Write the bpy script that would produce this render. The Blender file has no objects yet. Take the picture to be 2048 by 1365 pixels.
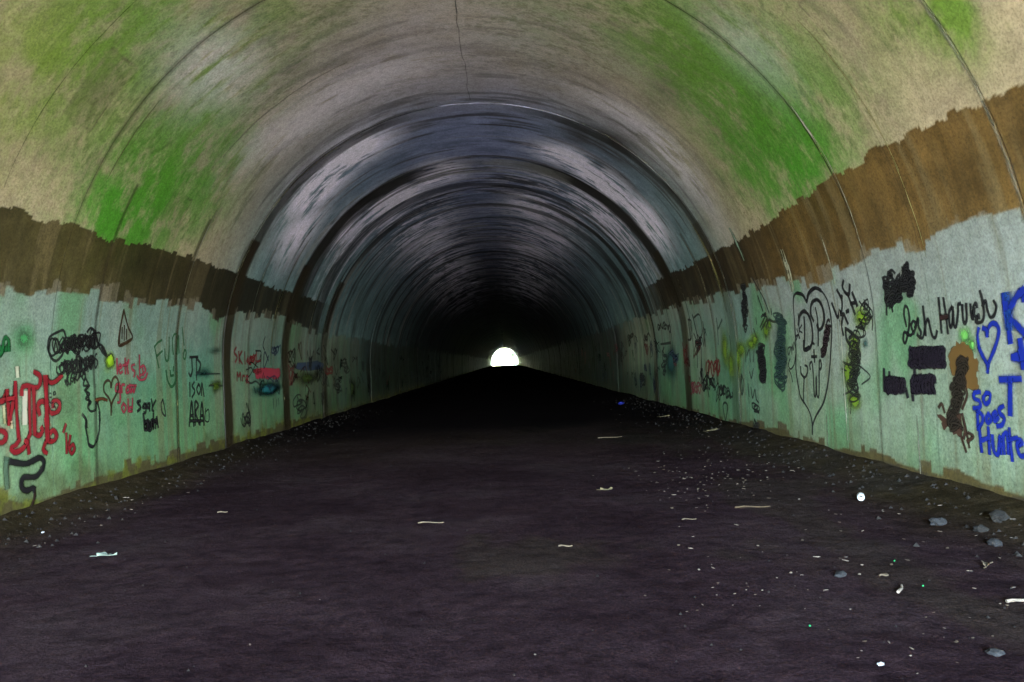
import bpy, bmesh, math, random
import numpy as np
from mathutils import Vector, Matrix

random.seed(7)
rng = np.random.default_rng(7)
SC = bpy.context.scene
COL = SC.collection
R = math.radians

# ------------------------------------------------------------------ camera
F = 1536.0                                  # focal length in pixels of the 2048 wide frame
CAM = np.array([0.457, 0.0, 1.455])
YAW, PITCH, ROLL = R(0.515), R(1.49), R(2.5)
fw = np.array([math.sin(YAW)*math.cos(PITCH), math.cos(YAW)*math.cos(PITCH), math.sin(PITCH)])
r0 = np.array([math.cos(YAW), -math.sin(YAW), 0.0])
u0 = np.cross(r0, fw)
rt = r0*math.cos(ROLL) - u0*math.sin(ROLL)
up = u0*math.cos(ROLL) + r0*math.sin(ROLL)
cd = bpy.data.cameras.new('camera'); cam = bpy.data.objects.new('camera', cd); COL.objects.link(cam)
cd.sensor_width = 36.0; cd.lens = 36.0*F/2048.0
cd.clip_start = 0.05; cd.clip_end = 3000
cam.matrix_world = Matrix(((rt[0], up[0], -fw[0], CAM[0]), (rt[1], up[1], -fw[1], CAM[1]),
                           (rt[2], up[2], -fw[2], CAM[2]), (0, 0, 0, 1)))
SC.camera = cam

# ------------------------------------------------------------------ light
SUN_EL, SUN_AZ = 36.0, 90.0                # azimuth measured from +Y towards +X
wd = bpy.data.worlds.new('World'); SC.world = wd; wd.use_nodes = True
nt = wd.node_tree; nt.nodes.clear()
sky = nt.nodes.new('ShaderNodeTexSky'); sky.sky_type = 'NISHITA'; sky.sun_disc = False
sky.sun_elevation = R(SUN_EL); sky.sun_rotation = R(SUN_AZ)
sky.air_density = 1.0; sky.dust_density = 3.0; sky.ozone_density = 1.0
bg = nt.nodes.new('ShaderNodeBackground'); bg.inputs['Strength'].default_value = 0.13
wo = nt.nodes.new('ShaderNodeOutputWorld')
nt.links.new(sky.outputs[0], bg.inputs[0]); nt.links.new(bg.outputs[0], wo.inputs[0])
sl = bpy.data.lights.new('sun', 'SUN'); sl.energy = 3.5; sl.angle = R(0.5); sl.color = (1.0, 0.93, 0.82)
so = bpy.data.objects.new('sun', sl); COL.objects.link(so)
sd = Vector((math.sin(R(SUN_AZ))*math.cos(R(SUN_EL)), math.cos(R(SUN_AZ))*math.cos(R(SUN_EL)), math.sin(R(SUN_EL))))
so.rotation_euler = sd.to_track_quat('Z', 'Y').to_euler(); so.location = (60, 120, 80)
SC.view_settings.view_transform = 'Standard'; SC.view_settings.look = 'None'
SC.view_settings.gamma = 1.0; SC.view_settings.use_curve_mapping = False
SC.view_settings.exposure = 9.33
SC.cycles.use_denoising = True
SC.cycles.use_guiding = True; SC.cycles.use_surface_guiding = True; SC.cycles.surface_guiding_probability = 0.85
SC.cycles.guiding_training_samples = 128; SC.cycles.use_adaptive_sampling = False
SC.cycles.max_bounces = 8; SC.cycles.diffuse_bounces = 5; SC.cycles.glossy_bounces = 3
SC.cycles.transparent_max_bounces = 24
SC.cycles.sample_clamp_indirect = 0.3

# ------------------------------------------------------------------ tunnel shape
TR, ZS = 4.70, 1.545                        # arch radius, spring line height
Y0, Y1 = -12.0, 280.0
LEN = 2*ZS + math.pi*TR
JOINTS = [Y0, 2.2, 6.0, 8.75, 14.05, 17.8, 21.6]
while JOINTS[-1] < Y1 - 6: JOINTS.append(JOINTS[-1] + 3.8)
JOINTS[-1] = Y1
SEG_OFF = [0.0, 0.0, 0.0, 0.0, 0.009, 0.0, 0.008]   # how far each ring stands inwards
while len(SEG_OFF) < len(JOINTS): SEG_OFF.append([0.022, 0.006, 0.016, 0.0][len(SEG_OFF) % 4])
def seg_of(y): return int(np.clip(np.searchsorted(JOINTS, y) - 1, 0, len(JOINTS) - 2))
def surf(y, s, off=0.0):
    """points on the lining; y along the tunnel, s round the section from the left foot"""
    y = np.asarray(y, float); s = np.asarray(s, float); off = np.asarray(off, float)
    r = TR - off
    phi = np.clip((s - ZS)/TR, 0, math.pi)
    x = -r*np.cos(phi); z = ZS + r*np.sin(phi)
    z = np.where(s < ZS, s, z); z = np.where(s > ZS + math.pi*TR, LEN - s, z)
    return np.stack([x, y + 0*x, z], -1)
def surf_n(s):
    phi = np.clip((np.asarray(s, float) - ZS)/TR, 0, math.pi)
    return np.stack([np.cos(phi), 0*phi, -np.sin(phi)], -1)
def ray(px, py):
    d = fw*F + rt*(px - 1024) - up*(py - 682.5)
    return d/np.linalg.norm(d)
def at(px, py, off=0.0):
    """where the lining carries a mark seen at this point of the photograph -> (y, s)"""
    d = ray(px, py); r = TR - off
    ox, oz = CAM[0], CAM[2] - ZS
    a = d[0]**2 + d[2]**2; b = 2*(ox*d[0] + oz*d[2]); c = ox*ox + oz*oz - r*r
    t = (-b + math.sqrt(b*b - 4*a*c))/(2*a)
    p = CAM + d*t
    if p[2] < ZS:
        t = ((r if d[0] > 0 else -r) - CAM[0])/d[0]; p = CAM + d*t
        return p[1], (p[2] if d[0] < 0 else LEN - p[2])
    return p[1], ZS + TR*math.atan2(p[2] - ZS, -p[0])
def at_floor(px, py, z=0.0):
    d = ray(px, py); t = (z - CAM[2])/d[2]; return CAM + d*t

# ------------------------------------------------------------------ numpy noise
TAB = rng.random((256, 256))
def vnoise(x, y, seed=0):
    x = np.asarray(x, float) + seed*17.37; y = np.asarray(y, float) + seed*9.71
    xi = np.floor(x).astype(int); yi = np.floor(y).astype(int)
    fx = x - xi; fy = y - yi; fx = fx*fx*(3 - 2*fx); fy = fy*fy*(3 - 2*fy)
    a = TAB[xi & 255, yi & 255]; b = TAB[(xi+1) & 255, yi & 255]
    c = TAB[xi & 255, (yi+1) & 255]; d = TAB[(xi+1) & 255, (yi+1) & 255]
    return (a*(1-fx) + b*fx)*(1-fy) + (c*(1-fx) + d*fx)*fy
def fbm(x, y, seed=0, octv=5, g=0.55):
    t = 0; w = 1; tot = 0
    for k in range(octv):
        t = t + w*vnoise(x*2**k, y*2**k, seed + k*3); tot += w; w *= g
    return t/tot
def sstep(a, b, x):
    t = np.clip((x - a)/(b - a), 0, 1); return t*t*(3 - 2*t)
def steps(y, w, seed):
    i = np.floor(y/w + 0.35*np.sin(y/w*2.1 + seed)).astype(int); return TAB[(i*7 + seed*31) & 255, (i*13 + seed*5) & 255]

def edge(pts, right):
    q = sorted(at(*p) for p in pts)
    ys = np.array([a for a, b in q]); hs = np.array([LEN - b if right else b for a, b in q])
    return ys, hs
WT_L = edge([(0,575),(60,590),(120,577),(180,588),(240,595),(300,612),(350,608),(400,613),(440,640),(470,632),(520,628),(570,640),(620,662),(660,672)], False)
WT_R = edge([(2040,432),(1950,452),(1870,485),(1800,490),(1740,503),(1700,530),(1640,560),(1580,562),(1500,575),(1440,592),(1400,602),(1360,612)], True)
BT_L = edge([(0,415),(60,432),(130,448),(200,475),(270,488),(330,497),(400,520),(470,548),(540,572),(600,592),(640,602)], False)
BT_R = edge([(2047,165),(1990,190),(1930,215),(1870,240),(1800,280),(1750,302),(1680,350),(1600,400),(1540,440),(1480,478),(1420,512),(1370,535),(1340,548)], True)
WB_L = edge([(0,990),(60,1003),(90,1000),(130,985),(200,948),(300,925),(350,912),(400,897)], False)
WB_R = edge([(2047,985),(1975,970),(1930,948),(1830,932),(1760,907),(1690,893),(1640,893),(1560,857),(1480,848)], True)

# algae: photo position, size along tunnel (m), size round the section (m), strength, hue 0 green..1 yellow-green
ALGAE = [(300,300,1.8,1.5,.4,.3),(1500,230,1.8,1.2,.4,.2),(420,330,1.0,1.0,.4,.1),(270,400,1.1,1.0,1.0,0.0),(230,430,.6,.7,.9,0.0),(330,330,.8,.8,.6,.1),(190,110,.9,.9,.8,.45),(300,50,.9,.8,.7,.5),(60,90,.7,.9,.35,.8),(430,240,1.2,1.0,.35,.35),
         (460,110,1.3,1.1,.35,.45),(560,40,1.0,1.2,.3,.6),(1560,260,1.1,.9,1.0,.05),(1600,320,.9,.6,.9,0.0),(1480,190,1.4,.9,.75,.15),(1400,120,1.4,1.1,.6,.3),(1330,60,1.2,1.2,.5,.45),(1560,380,1.0,.55,.6,.05),
         (1680,200,.8,.5,.35,.3),(1800,5,.5,.5,.6,.5),(1905,30,.35,.4,.9,.55),(1560,60,.8,.6,.2,.5),(360,420,1.0,.7,.4,.0),(1100,40,1.2,1.0,.25,.4),(20,170,.8,1.0,.3,.8),(420,400,1.0,.8,.35,.05),(1500,330,1.2,.6,.6,.1)]
SOOT = [(930,120,2.2,1.6,.15),(760,100,1.2,1.4,.35),(1120,120,1.6,1.0,.3),(560,90,1.2,.35,.6),(330,120,.9,.3,.4),(190,180,.3,.35,.5),(1330,180,2.0,.3,.45),(1230,290,1.1,.6,1.0),(1160,275,.8,.4,.9),(640,300,1.0,.6,.35)]
WHITE = [(1140,320,.7,.7,1.0),(1210,370,.9,.8,1.0),(1290,440,.9,.7,.9),(700,310,.8,.8,.85),(640,370,.9,.8,.85),(600,460,.9,.7,.5),(870,350,1.0,.7,.8),(790,400,1.2,.8,.9),(1075,420,1.3,.8,1.0),(1110,470,1.2,.7,.8),
         (860,480,2.0,.7,.7),(1060,500,2.0,.8,.8),(920,540,2.4,.7,.6),(430,140,1.0,.6,.16),(680,190,.7,.9,.17),(610,240,.6,1.1,.18),(760,150,.7,1.0,.16),(540,270,.5,.9,.14),(1500,100,.5,.7,.10),(1340,320,.5,1.2,.2),(1290,260,.5,1.2,.2),(690,460,1.2,.7,.5)]
def blobs(lst, Y, S):
    out = np.zeros_like(Y)
    for b in lst:
        y, s = at(b[0], b[1]); out = np.maximum(out, b[4]*np.exp(-((Y-y)/b[2])**2 - ((S-s)/b[3])**2))
    return out
def mix(c, col, m):
    return c*(1 - m[..., None]) + np.asarray(col)*m[..., None]

def paint(Y, S):
    right = S > LEN/2
    h = np.where(right, LEN - S, S)
    ang = np.clip((S - ZS)/TR, 0, math.pi)
    # --- bare lining, streaked round the section
    n1 = fbm(Y*0.9, S*0.7, 1); n2 = fbm(Y*7, S*0.9, 2, 4); n3 = fbm(Y*3.0, S*3.0, 4); n4 = fbm(Y*22, S*14, 6, 3)
    c = np.ones(Y.shape + (3,))*np.array([.57, .455, .30])
    n5 = fbm(Y*1.7, S*1.9, 16, 6, .62)
    c *= (0.38 + 0.34*n1 + 0.16*n2 + 0.3*n3 + .55*n5)[..., None]
    c = mix(c, [.56, .44, .34], 0.7*sstep(.5, .7, fbm(Y*.6, S*.5, 9)))
    deep = sstep(11.5, 15.5, Y)                       # inner rings: grey concrete
    crown = np.exp(-((S - LEN/2 + .3)/3.0)**2)*sstep(8.0, 11.0, Y)
    c = mix(c, [.66, .55, .55], np.clip(crown*(.45 + .75*n3), 0, 1))
    lowv = 1 - np.exp(-((S - LEN/2)/3.6)**2)
    gd = 1.5*np.stack([.205 - .07*lowv, .225 + .0*lowv, .37 - .15*lowv], -1)*(.35 + .75*n3 + .5*n2)[..., None]*(1 - .82*sstep(22, 46, Y))[..., None]*(1 - .6*sstep(42, 70, Y))[..., None]  # light falloff with depth and bluish light at the crown painted into the concrete
    gd = gd*(1 - .2*np.exp(-((S - LEN/2)/1.6)**2)*sstep(19, 24, Y))[..., None]
    c = c*(1 - deep[..., None]) + gd*deep[..., None]
    # dark streaking
    m = sstep(.56, .70, fbm(Y*5, S*(.9 - .45*deep), 12, 4))*(.3 + .5*deep)
    c = mix(c, [.055, .045, .04], m*sstep(3.3, 4.2, h))
    m = np.clip(blobs(SOOT, Y, S)*sstep(.3, .62, .5*n2 + .5*fbm(Y*2.5, S*1.1, 14)), 0, 1)
    c = mix(c, [.06, .05, .045], m)
    # algae
    for b in ALGAE:
        y, s = at(b[0], b[1])
        g = b[4]*np.exp(-((Y-y)/b[2])**2 - ((S-s)/b[3])**2)
        m = np.clip(g*(0.22 + 1.3*sstep(.30, .68, .4*n3 + .35*fbm(Y*4, S*1.8, 21) + .25*n4)), 0, .93)
        col = np.array([.092, .36, .030])*(1-b[5]) + np.array([.29, .36, .06])*b[5]
        c = mix(c, col, m)
    sp = sstep(.58, .66, n4)*sstep(.45, .6, n1)*(1-deep)*sstep(3.2, 3.6, h)     # speckled growth
    c = mix(c, [.10, .11, .04], sp*.35)
    # lime bloom on the haunches, dragged out round the ring
    fine = fbm(Y*9, S*1.8, 31, 5, .66)
    m = np.clip(blobs(WHITE, Y, S)*2.0*sstep(.34, .52, .6*fine + .4*fbm(Y*3, S*1.6, 33)), 0, 1)
    hau = np.exp(-((ang - .95)/.42)**2) + np.exp(-((ang - 2.25)/.42)**2)
    hau2 = np.exp(-((ang - 1.12)/.27)**2) + np.exp(-((ang - 1.98)/.27)**2)
    m2 = np.clip(np.where(Y > 21, hau2, hau), 0, 1)*sstep(17, 19, Y)*sstep(.46, .57, .7*fine + .3*fbm(Y*1.2, S*.8, 35))*.95
    c = mix(c, [1.56, 1.40, 1.66], np.maximum(m, m2*(1 - .85*sstep(38, 75, Y))))
    # square repair patches with an outline
    for (px, py, wy, ws, dk) in [(200,180,.28,.42,.45),(1712,25,.55,.45,.12),(330,470,.3,.6,.2)]:
        y, s = at(px, py); q = np.maximum(abs(Y-y)/wy, abs(S-s)/ws)
        c = mix(c, [.13, .10, .07], dk*.7*(q < 1)*n5*1.6); c = mix(c, [.10, .07, .05], .5*(abs(q - 1) < .03)*sstep(.4, .6, n3))
    # joints between the rings: dark damp seams
    for j, (a, w) in {14.05:(.8,.24), 17.8:(.97,.55), 21.6:(.85,.34), 8.75:(.35,.05)}.items():
        d = np.abs(Y - j - (.34 if j > 17 else .18 if j > 9 else 0)); d = d + (.4 if j > 9 else .1)*(fbm(Y*5, S*.7, 41) - .5)
        c = mix(c, [.024, .018, .012], a*(1 - sstep(w*.5, w*1.1, d))*(1 - .9*np.exp(-((S - LEN/2)/1.3)**4)*(j > 9)))
    far = 21.6 + 3.8*np.round((Y - 21.6)/3.8)
    c = mix(c, [.03, .028, .03], (.1 + .8*TAB[np.round((Y - 21.6)/3.8).astype(int) & 255, 3])*(Y > 23)*(1 - sstep(.15, .5, np.abs(Y - far - .1))))
    m = sstep(.56, .63, fbm(Y*1.9, S*.10, 43, 4, .65))*sstep(16, 19, Y)*.75
    c = mix(c, [.02, .018, .02], m)
    m = sstep(.66, .70, fbm(Y*3.1, S*.09, 45, 3, .6))*sstep(15, 18, Y)*sstep(.4, .6, fbm(Y*.7, S*.8, 47))*.6*(1 - .8*sstep(34, 55, Y))
    c = mix(c, [.42, .40, .36], m)
    # --- brown band
    wt = np.where(right, np.interp(Y, *WT_R), np.interp(Y, *WT_L)); bt = np.where(right, np.interp(Y, *BT_R), np.interp(Y, *BT_L))
    wb = np.where(right, np.interp(Y, *WB_R), np.interp(Y, *WB_L))
    btop = bt + .07*(steps(Y, .23, 3) - .5) + .04*(steps(Y, .11, 5) - .5) + .03*(n4 - .5)
    fade = 1 - sstep(19.5, 22.5, Y + 1.5*(fbm(Y*2, S*.8, 51) - .5))
    bm = (h < btop)*(.93 + .07*n2)*fade
    nb = fbm(Y*8, S*.8, 55, 4)
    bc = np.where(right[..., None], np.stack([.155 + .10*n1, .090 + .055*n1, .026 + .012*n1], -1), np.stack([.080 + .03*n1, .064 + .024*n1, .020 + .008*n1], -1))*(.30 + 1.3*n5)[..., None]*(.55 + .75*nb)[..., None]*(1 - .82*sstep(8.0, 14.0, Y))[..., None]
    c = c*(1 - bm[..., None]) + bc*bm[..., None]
    m = sstep(.54, .70, fbm(Y*6, S*.35, 57, 4))*bm*.4*(1 - .6*sstep(10, 15, Y))
    c = mix(c, [.26, .20, .10], m)
    # half covering strokes over the brown
    hs = wt + .28*(steps(Y, .27, 8) - .45) + .1*(steps(Y, .09, 9) - .5)
    m = (h < hs)*(h > wb)*(.25 + .5*steps(Y, .19, 15))*(.5 + .5*n2)*fade
    c = mix(c, [.33, .29, .22], np.clip(m, 0, .8))
    # --- pale paint, rolled on upright
    top = wt + np.maximum(.22*(steps(Y, .36, 1) - .6), .30*(steps(Y, .17, 2) - .75)) + .025*(n4 - .5)
    bot = wb + np.minimum(.20*(steps(Y, .31, 4) - .4), .26*(steps(Y, .17, 6) - .3)) + .02*(n4 - .5)
    pm = sstep(-.012, .012, top - h)*sstep(-.015, .015, h - bot)
    dist = sstep(13, 24, Y)
    streak = fbm(Y*11, S*.45, 61, 4)
    roll = .86 + .28*steps(Y, .29, 21)*(.5 + .5*vnoise(Y*.9, S*.5, 22))
    pc = np.where(right[..., None], np.stack([.34 + .09*n1, .405 + .06*n1, .325 + .08*n1], -1), np.stack([.28 + .09*n1, .43 + .06*n1, .31 + .08*n1], -1))*(.72 + .42*streak)[..., None]*roll[..., None]
    pc = pc*(1 - .2*dist[..., None])
    pc = mix(pc, [.085, .30, .195], .85*np.where(right, sstep(10, 15, Y), sstep(7.5, 11.5, Y))*sstep(.2, .55, fbm(Y*.8, S*.7, 64)))  # green cast of foliage light mixed into the paint further in
    up_b = sstep(1.2, 2.4, h)
    pc = mix(pc, [.35, .37, .39], .45*up_b)
    pc = mix(pc, [.18, .31, .10], np.clip((1 - sstep(.2, 2.0, h + 1.2*(n1 - .5)))*(.30 + .55*streak), 0, .85)*np.where(right, .75, 1.0))
    pc = mix(pc, [.14, .35, .15], .7*sstep(.55, .75, fbm(Y*1.1, S*.8, 62, 3)))
    pc = mix(pc, [.20, .18, .10], .5*sstep(.56, .70, fbm(Y*9, S*.3, 63, 4)))
    pc = mix(pc, [.09, .08, .055], .8*sstep(.48, .66, fbm(Y*3.3, S*.6, 65))*dist)
    pc = pc*(1 - .8*sstep(17, 30, Y))[..., None]*(1 - .85*sstep(30, 48, Y))[..., None]  # pale paint dims with depth, painted stand-in for fading daylight
    pm = pm*(1 - .4*dist*sstep(.5, .7, fbm(Y*8, S*1.2, 67)))
    c = c*(1 - pm[..., None]) + pc*pm[..., None]
    # foot of the wall: earth splash and moss
    ft = (1 - sstep(0, 1, h/(bot + .05)))
    sp2 = 1 - sstep(0, .55, h + .5*(n3 - .5) + .4*(fbm(Y*6, S*2, 72) - .5))
    c = mix(c, np.array([.085, .085, .025]), np.clip(sp2*.75*np.where(right, .6, 1.0), 0, 1))
    c = mix(c, [.085, .07, .027], np.clip(.8*(h < bot)*(.5 + .7*n3), 0, 1))
    c = mix(c, [.15, .165, .02], np.clip((h < bot + .05)*sstep(.5, .65, fbm(Y*5, S*5, 71))*.7*(~right) + 0*ft, 0, 1))
    c = mix(c, [.05, .04, .028], np.clip((h < .07 + .08*n3)*.8, 0, 1))
    # joint stains run down over the paint
    for j, w, sideL, sideR in [(14.05, .30, .96, .5), (17.8, .42, .96, .9), (21.6, .38, .9, .9), (12.05, .07, .6, 0), (9.66, .05, .5, 0), (15.4, .1, .3, .5), (8.75, .03, 0, .45), (9.66, .02, .35, .2), (7.6, .012, .0, .3)]:
        d = np.abs(Y - j - (.16 if j > 13 and j != 15.4 else 0) + .05*(fbm(Y*2, S*.7, 73) - .5)*(w > .1)) + .5*w*(fbm(Y*9, S*1.3, 75) - .5)
        c = mix(c, [.030, .020, .009], np.where(right, sideR, sideL)*(1 - sstep(w*.55, w, d))*(h < 4))
    c = c*(1 - .82*sstep(40, 68, Y))[..., None]  # whole lining darkened again deep inside, light falloff kept in the colour
    rough = .72 - .34*pm*(1 - .5*n2) - .12*deep + .3*sstep(24, 32, Y)
    return np.clip(c*.58, .0025, .93), rough

# ------------------------------------------------------------------ node materials
def mat(name):
    m = bpy.data.materials.new(name); m.use_nodes = True; t = m.node_tree
    return m, t, t.nodes['Principled BSDF'], t.nodes['Material Output']
def N(t, k, **kw):
    n = t.nodes.new(k)
    for a, v in kw.items(): setattr(n, a, v)
    return n
def noise_node(t, scale, detail=6, rough=.6, vec=None):
    n = N(t, 'ShaderNodeTexNoise'); n.inputs['Scale'].default_value = scale; n.inputs['Detail'].default_value = detail; n.inputs['Roughness'].default_value = rough
    if vec: t.links.new(vec, n.inputs['Vector'])
    return n
def ramp(t, src, stops):
    r = N(t, 'ShaderNodeValToRGB'); e = r.color_ramp.elements
    e[0].position, e[0].color = stops[0][0], (*stops[0][1], 1); e[1].position, e[1].color = stops[-1][0], (*stops[-1][1], 1)
    for p, c in stops[1:-1]:
        q = e.new(p); q.color = (*c, 1)
    t.links.new(src, r.inputs[0]); return r
def mulc(t, a, b, f=1.0):
    n = N(t, 'ShaderNodeMix', data_type='RGBA', blend_type='MULTIPLY'); n.inputs[0].default_value = f
    t.links.new(a, n.inputs[6]); t.links.new(b, n.inputs[7]); return n.outputs[2]

def lining_material():
    m, t, b, o = mat('painted_concrete')
    a = N(t, 'ShaderNodeVertexColor', layer_name='Col'); co = N(t, 'ShaderNodeTexCoord').outputs['Object']
    n = noise_node(t, 38, 8, .7, co); r = ramp(t, n.outputs[0], [(.3, (.58, .58, .58)), (.5, (1, 1, 1)), (.70, (1.32, 1.32, 1.32))])
    n2 = noise_node(t, 9, 6, .65, co); r2 = ramp(t, n2.outputs[0], [(.32, (.72, .72, .70)), (.6, (1.08, 1.08, 1.08))])
    c = mulc(t, a.outputs['Color'], r.outputs[0], 1.0); c = mulc(t, c, r2.outputs[0], .7)
    # pinholes
    v = N(t, 'ShaderNodeTexVoronoi'); v.inputs['Scale'].default_value = 11; t.links.new(co, v.inputs['Vector'])
    vr = ramp(t, v.outputs['Distance'], [(.0, (.25, .23, .2)), (.045, (.35, .33, .3)), (.075, (1, 1, 1))])
    c = mulc(t, c, vr.outputs[0], .55)
    t.links.new(c, b.inputs['Base Color']); t.links.new(a.outputs['Alpha'], b.inputs['Roughness'])
    b.inputs['Specular IOR Level'].default_value = .12
    bp = N(t, 'ShaderNodeBump'); bp.inputs['Strength'].default_value = .35; bp.inputs['Distance'].default_value = .012
    t.links.new(n2.outputs[0], bp.inputs['Height']); 
    bp2 = N(t, 'ShaderNodeBump'); bp2.inputs['Strength'].default_value = .3; bp2.inputs['Distance'].default_value = .004
    t.links.new(n.outputs[0], bp2.inputs['Height']); t.links.new(bp.outputs[0], bp2.inputs['Normal']); t.links.new(bp2.outputs[0], b.inputs['Normal'])
    return m
def spray_material():
    m, t, b, o = mat('spray_paint')
    a = N(t, 'ShaderNodeVertexColor', layer_name='Col'); co = N(t, 'ShaderNodeTexCoord').outputs['Object']
    n = noise_node(t, 45, 5, .7, co); r = ramp(t, n.outputs[0], [(.28, (.35, .35, .35)), (.5, (1, 1, 1))])
    k = N(t, 'ShaderNodeMath', operation='MULTIPLY_ADD'); k.inputs[1].default_value = .50; k.inputs[2].default_value = -.56; t.links.new(r.outputs[0], k.inputs[0])
    mm = N(t, 'ShaderNodeMath', operation='MULTIPLY_ADD', use_clamp=True); t.links.new(a.outputs['Alpha'], mm.inputs[0]); mm.inputs[1].default_value = 1.4; t.links.new(k.outputs[0], mm.inputs[2])
    m2 = N(t, 'ShaderNodeMath', operation='MULTIPLY', use_clamp=True); t.links.new(mm.outputs[0], m2.inputs[0]); m2.inputs[1].default_value = 1.0
    g_ = N(t, 'ShaderNodeMath', operation='GREATER_THAN'); t.links.new(a.outputs['Alpha'], g_.inputs[0]); g_.inputs[1].default_value = .004
    m3 = N(t, 'ShaderNodeMath', operation='MULTIPLY'); t.links.new(m2.outputs[0], m3.inputs[0]); t.links.new(g_.outputs[0], m3.inputs[1]); mm = m3
    t.links.new(a.outputs['Color'], b.inputs['Base Color']); b.inputs['Roughness'].default_value = .6; b.inputs['Specular IOR Level'].default_value = .3
    t.links.new(mm.outputs[0], b.inputs['Alpha']); return m
def plain(name, stops, scale=20, rough=.8, bump=.0, spec=.3):
    m, t, b, o = mat(name); co = N(t, 'ShaderNodeTexCoord').outputs['Object']
    n = noise_node(t, scale, 6, .65, co); r = ramp(t, n.outputs[0], [(p, tuple(q*.6 for q in c)) for p, c in stops]); t.links.new(r.outputs[0], b.inputs['Base Color'])
    b.inputs['Roughness'].default_value = rough; b.inputs['Specular IOR Level'].default_value = spec
    if bump:
        bp = N(t, 'ShaderNodeBump'); bp.inputs['Strength'].default_value = .6; bp.inputs['Distance'].default_value = bump
        t.links.new(n.outputs[0], bp.inputs['Height']); t.links.new(bp.outputs[0], b.inputs['Normal'])
    return m
M_LIN = lining_material(); M_SPRAY = spray_material()
M_JOINT = plain('joint_filler', [(.35, (.02, .017, .013)), (.65, (.06, .05, .04))], 14, .85)
M_SHELL = plain('outer_concrete', [(.3, (.2, .18, .15)), (.7, (.3, .28, .24))], 3, .9)
def floor_material():
    m, t, b, o = mat('muddy_asphalt'); co = N(t, 'ShaderNodeTexCoord').outputs['Object']
    n1 = noise_node(t, .55, 7, .6, co); n2 = noise_node(t, 7, 8, .7, co); n3 = noise_node(t, 70, 4, .7, co)
    r1 = ramp(t, n1.outputs[0], [(.28, (.0104, .0060, .0074)), (.5, (.0178, .0110, .0130)), (.72, (.0265, .0185, .0195))])
    r2 = ramp(t, n2.outputs[0], [(.3, (.55, .55, .56)), (.55, (1, 1, 1)), (.75, (1.35, 1.3, 1.25))]); r3 = ramp(t, n3.outputs[0], [(.3, (.5, .5, .5)), (.52, (1, 1, 1)), (.74, (1.9, 1.85, 1.8))])
    c = mulc(t, r1.outputs[0], r2.outputs[0]); c = mulc(t, c, r3.outputs[0])
    a = N(t, 'ShaderNodeVertexColor', layer_name='Col')
    mx = N(t, 'ShaderNodeMix', data_type='RGBA'); t.links.new(a.outputs['Alpha'], mx.inputs[0]); t.links.new(c, mx.inputs[6])
    c2 = mulc(t, a.outputs['Color'], r3.outputs[0]); c2 = mulc(t, c2, r2.outputs[0]); t.links.new(c2, mx.inputs[7])
    t.links.new(mx.outputs[2], b.inputs['Base Color']); b.inputs['Roughness'].default_value = .9; b.inputs['Specular IOR Level'].default_value = .0
    bp = N(t, 'ShaderNodeBump'); bp.inputs['Strength'].default_value = .9; bp.inputs['Distance'].default_value = .03
    t.links.new(n2.outputs[0], bp.inputs['Height'])
    bp2 = N(t, 'ShaderNodeBump'); bp2.inputs['Strength'].default_value = .6; bp2.inputs['Distance'].default_value = .006
    t.links.new(n3.outputs[0], bp2.inputs['Height']); t.links.new(bp.outputs[0], bp2.inputs['Normal']); t.links.new(bp2.outputs[0], b.inputs['Normal'])
    return m
M_FLOOR = floor_material()

# ------------------------------------------------------------------ object helpers
def mesh_obj(name, verts, faces, m, parent=None, col=None, smooth=False):
    me = bpy.data.meshes.new(name)
    me.from_pydata([tuple(map(float, v)) for v in verts] if not isinstance(verts, np.ndarray) else verts.tolist(), [], faces if isinstance(faces, list) else faces.tolist())
    me.update(); me.materials.append(m)
    if col is not None:
        ca = me.color_attributes.new('Col', 'FLOAT_COLOR', 'POINT'); ca.data.foreach_set('color', np.asarray(col, np.float32).ravel())
    if smooth: me.polygons.foreach_set('use_smooth', [True]*len(me.polygons))
    o = bpy.data.objects.new(name, me); COL.objects.link(o)
    if parent: o.parent = parent
    return o
def grid_obj(name, P, m, parent=None, col=None, smooth=True, flip=False):
    """P: (a,b,3) array of points"""
    a, b = P.shape[:2]; i = np.arange(a*b).reshape(a, b)
    q = np.stack([i[:-1, :-1], i[1:, :-1], i[1:, 1:], i[:-1, 1:]], -1).reshape(-1, 4)
    if flip: q = q[:, ::-1]
    me = bpy.data.meshes.new(name); nq = len(q)
    me.vertices.add(a*b); me.vertices.foreach_set('co', np.ascontiguousarray(P, np.float32).ravel())
    me.loops.add(nq*4); me.loops.foreach_set('vertex_index', np.ascontiguousarray(q, np.int32).ravel())
    me.polygons.add(nq); me.polygons.foreach_set('loop_start', np.arange(0, nq*4, 4, dtype=np.int32))
    if smooth: me.polygons.foreach_set('use_smooth', np.ones(nq, bool))
    me.update(calc_edges=True); me.validate(); me.materials.append(m)
    if col is not None:
        ca = me.color_attributes.new('Col', 'FLOAT_COLOR', 'POINT'); ca.data.foreach_set('color', np.ascontiguousarray(col, np.float32).ravel())
    o = bpy.data.objects.new(name, me); COL.objects.link(o)
    if parent: o.parent = parent
    return o
def empty(name, loc=(0, 0, 0), rz=0):
    o = bpy.data.objects.new(name, None); COL.objects.link(o); o.location = loc; o.rotation_euler = (0, 0, rz); o.empty_display_size = .2; return o
def tag(o, label, cat, group=None, kind=None):
    if label: o['label'] = label
    if cat: o['category'] = cat
    if group: o['group'] = group
    if kind: o['kind'] = kind
    return o

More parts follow.
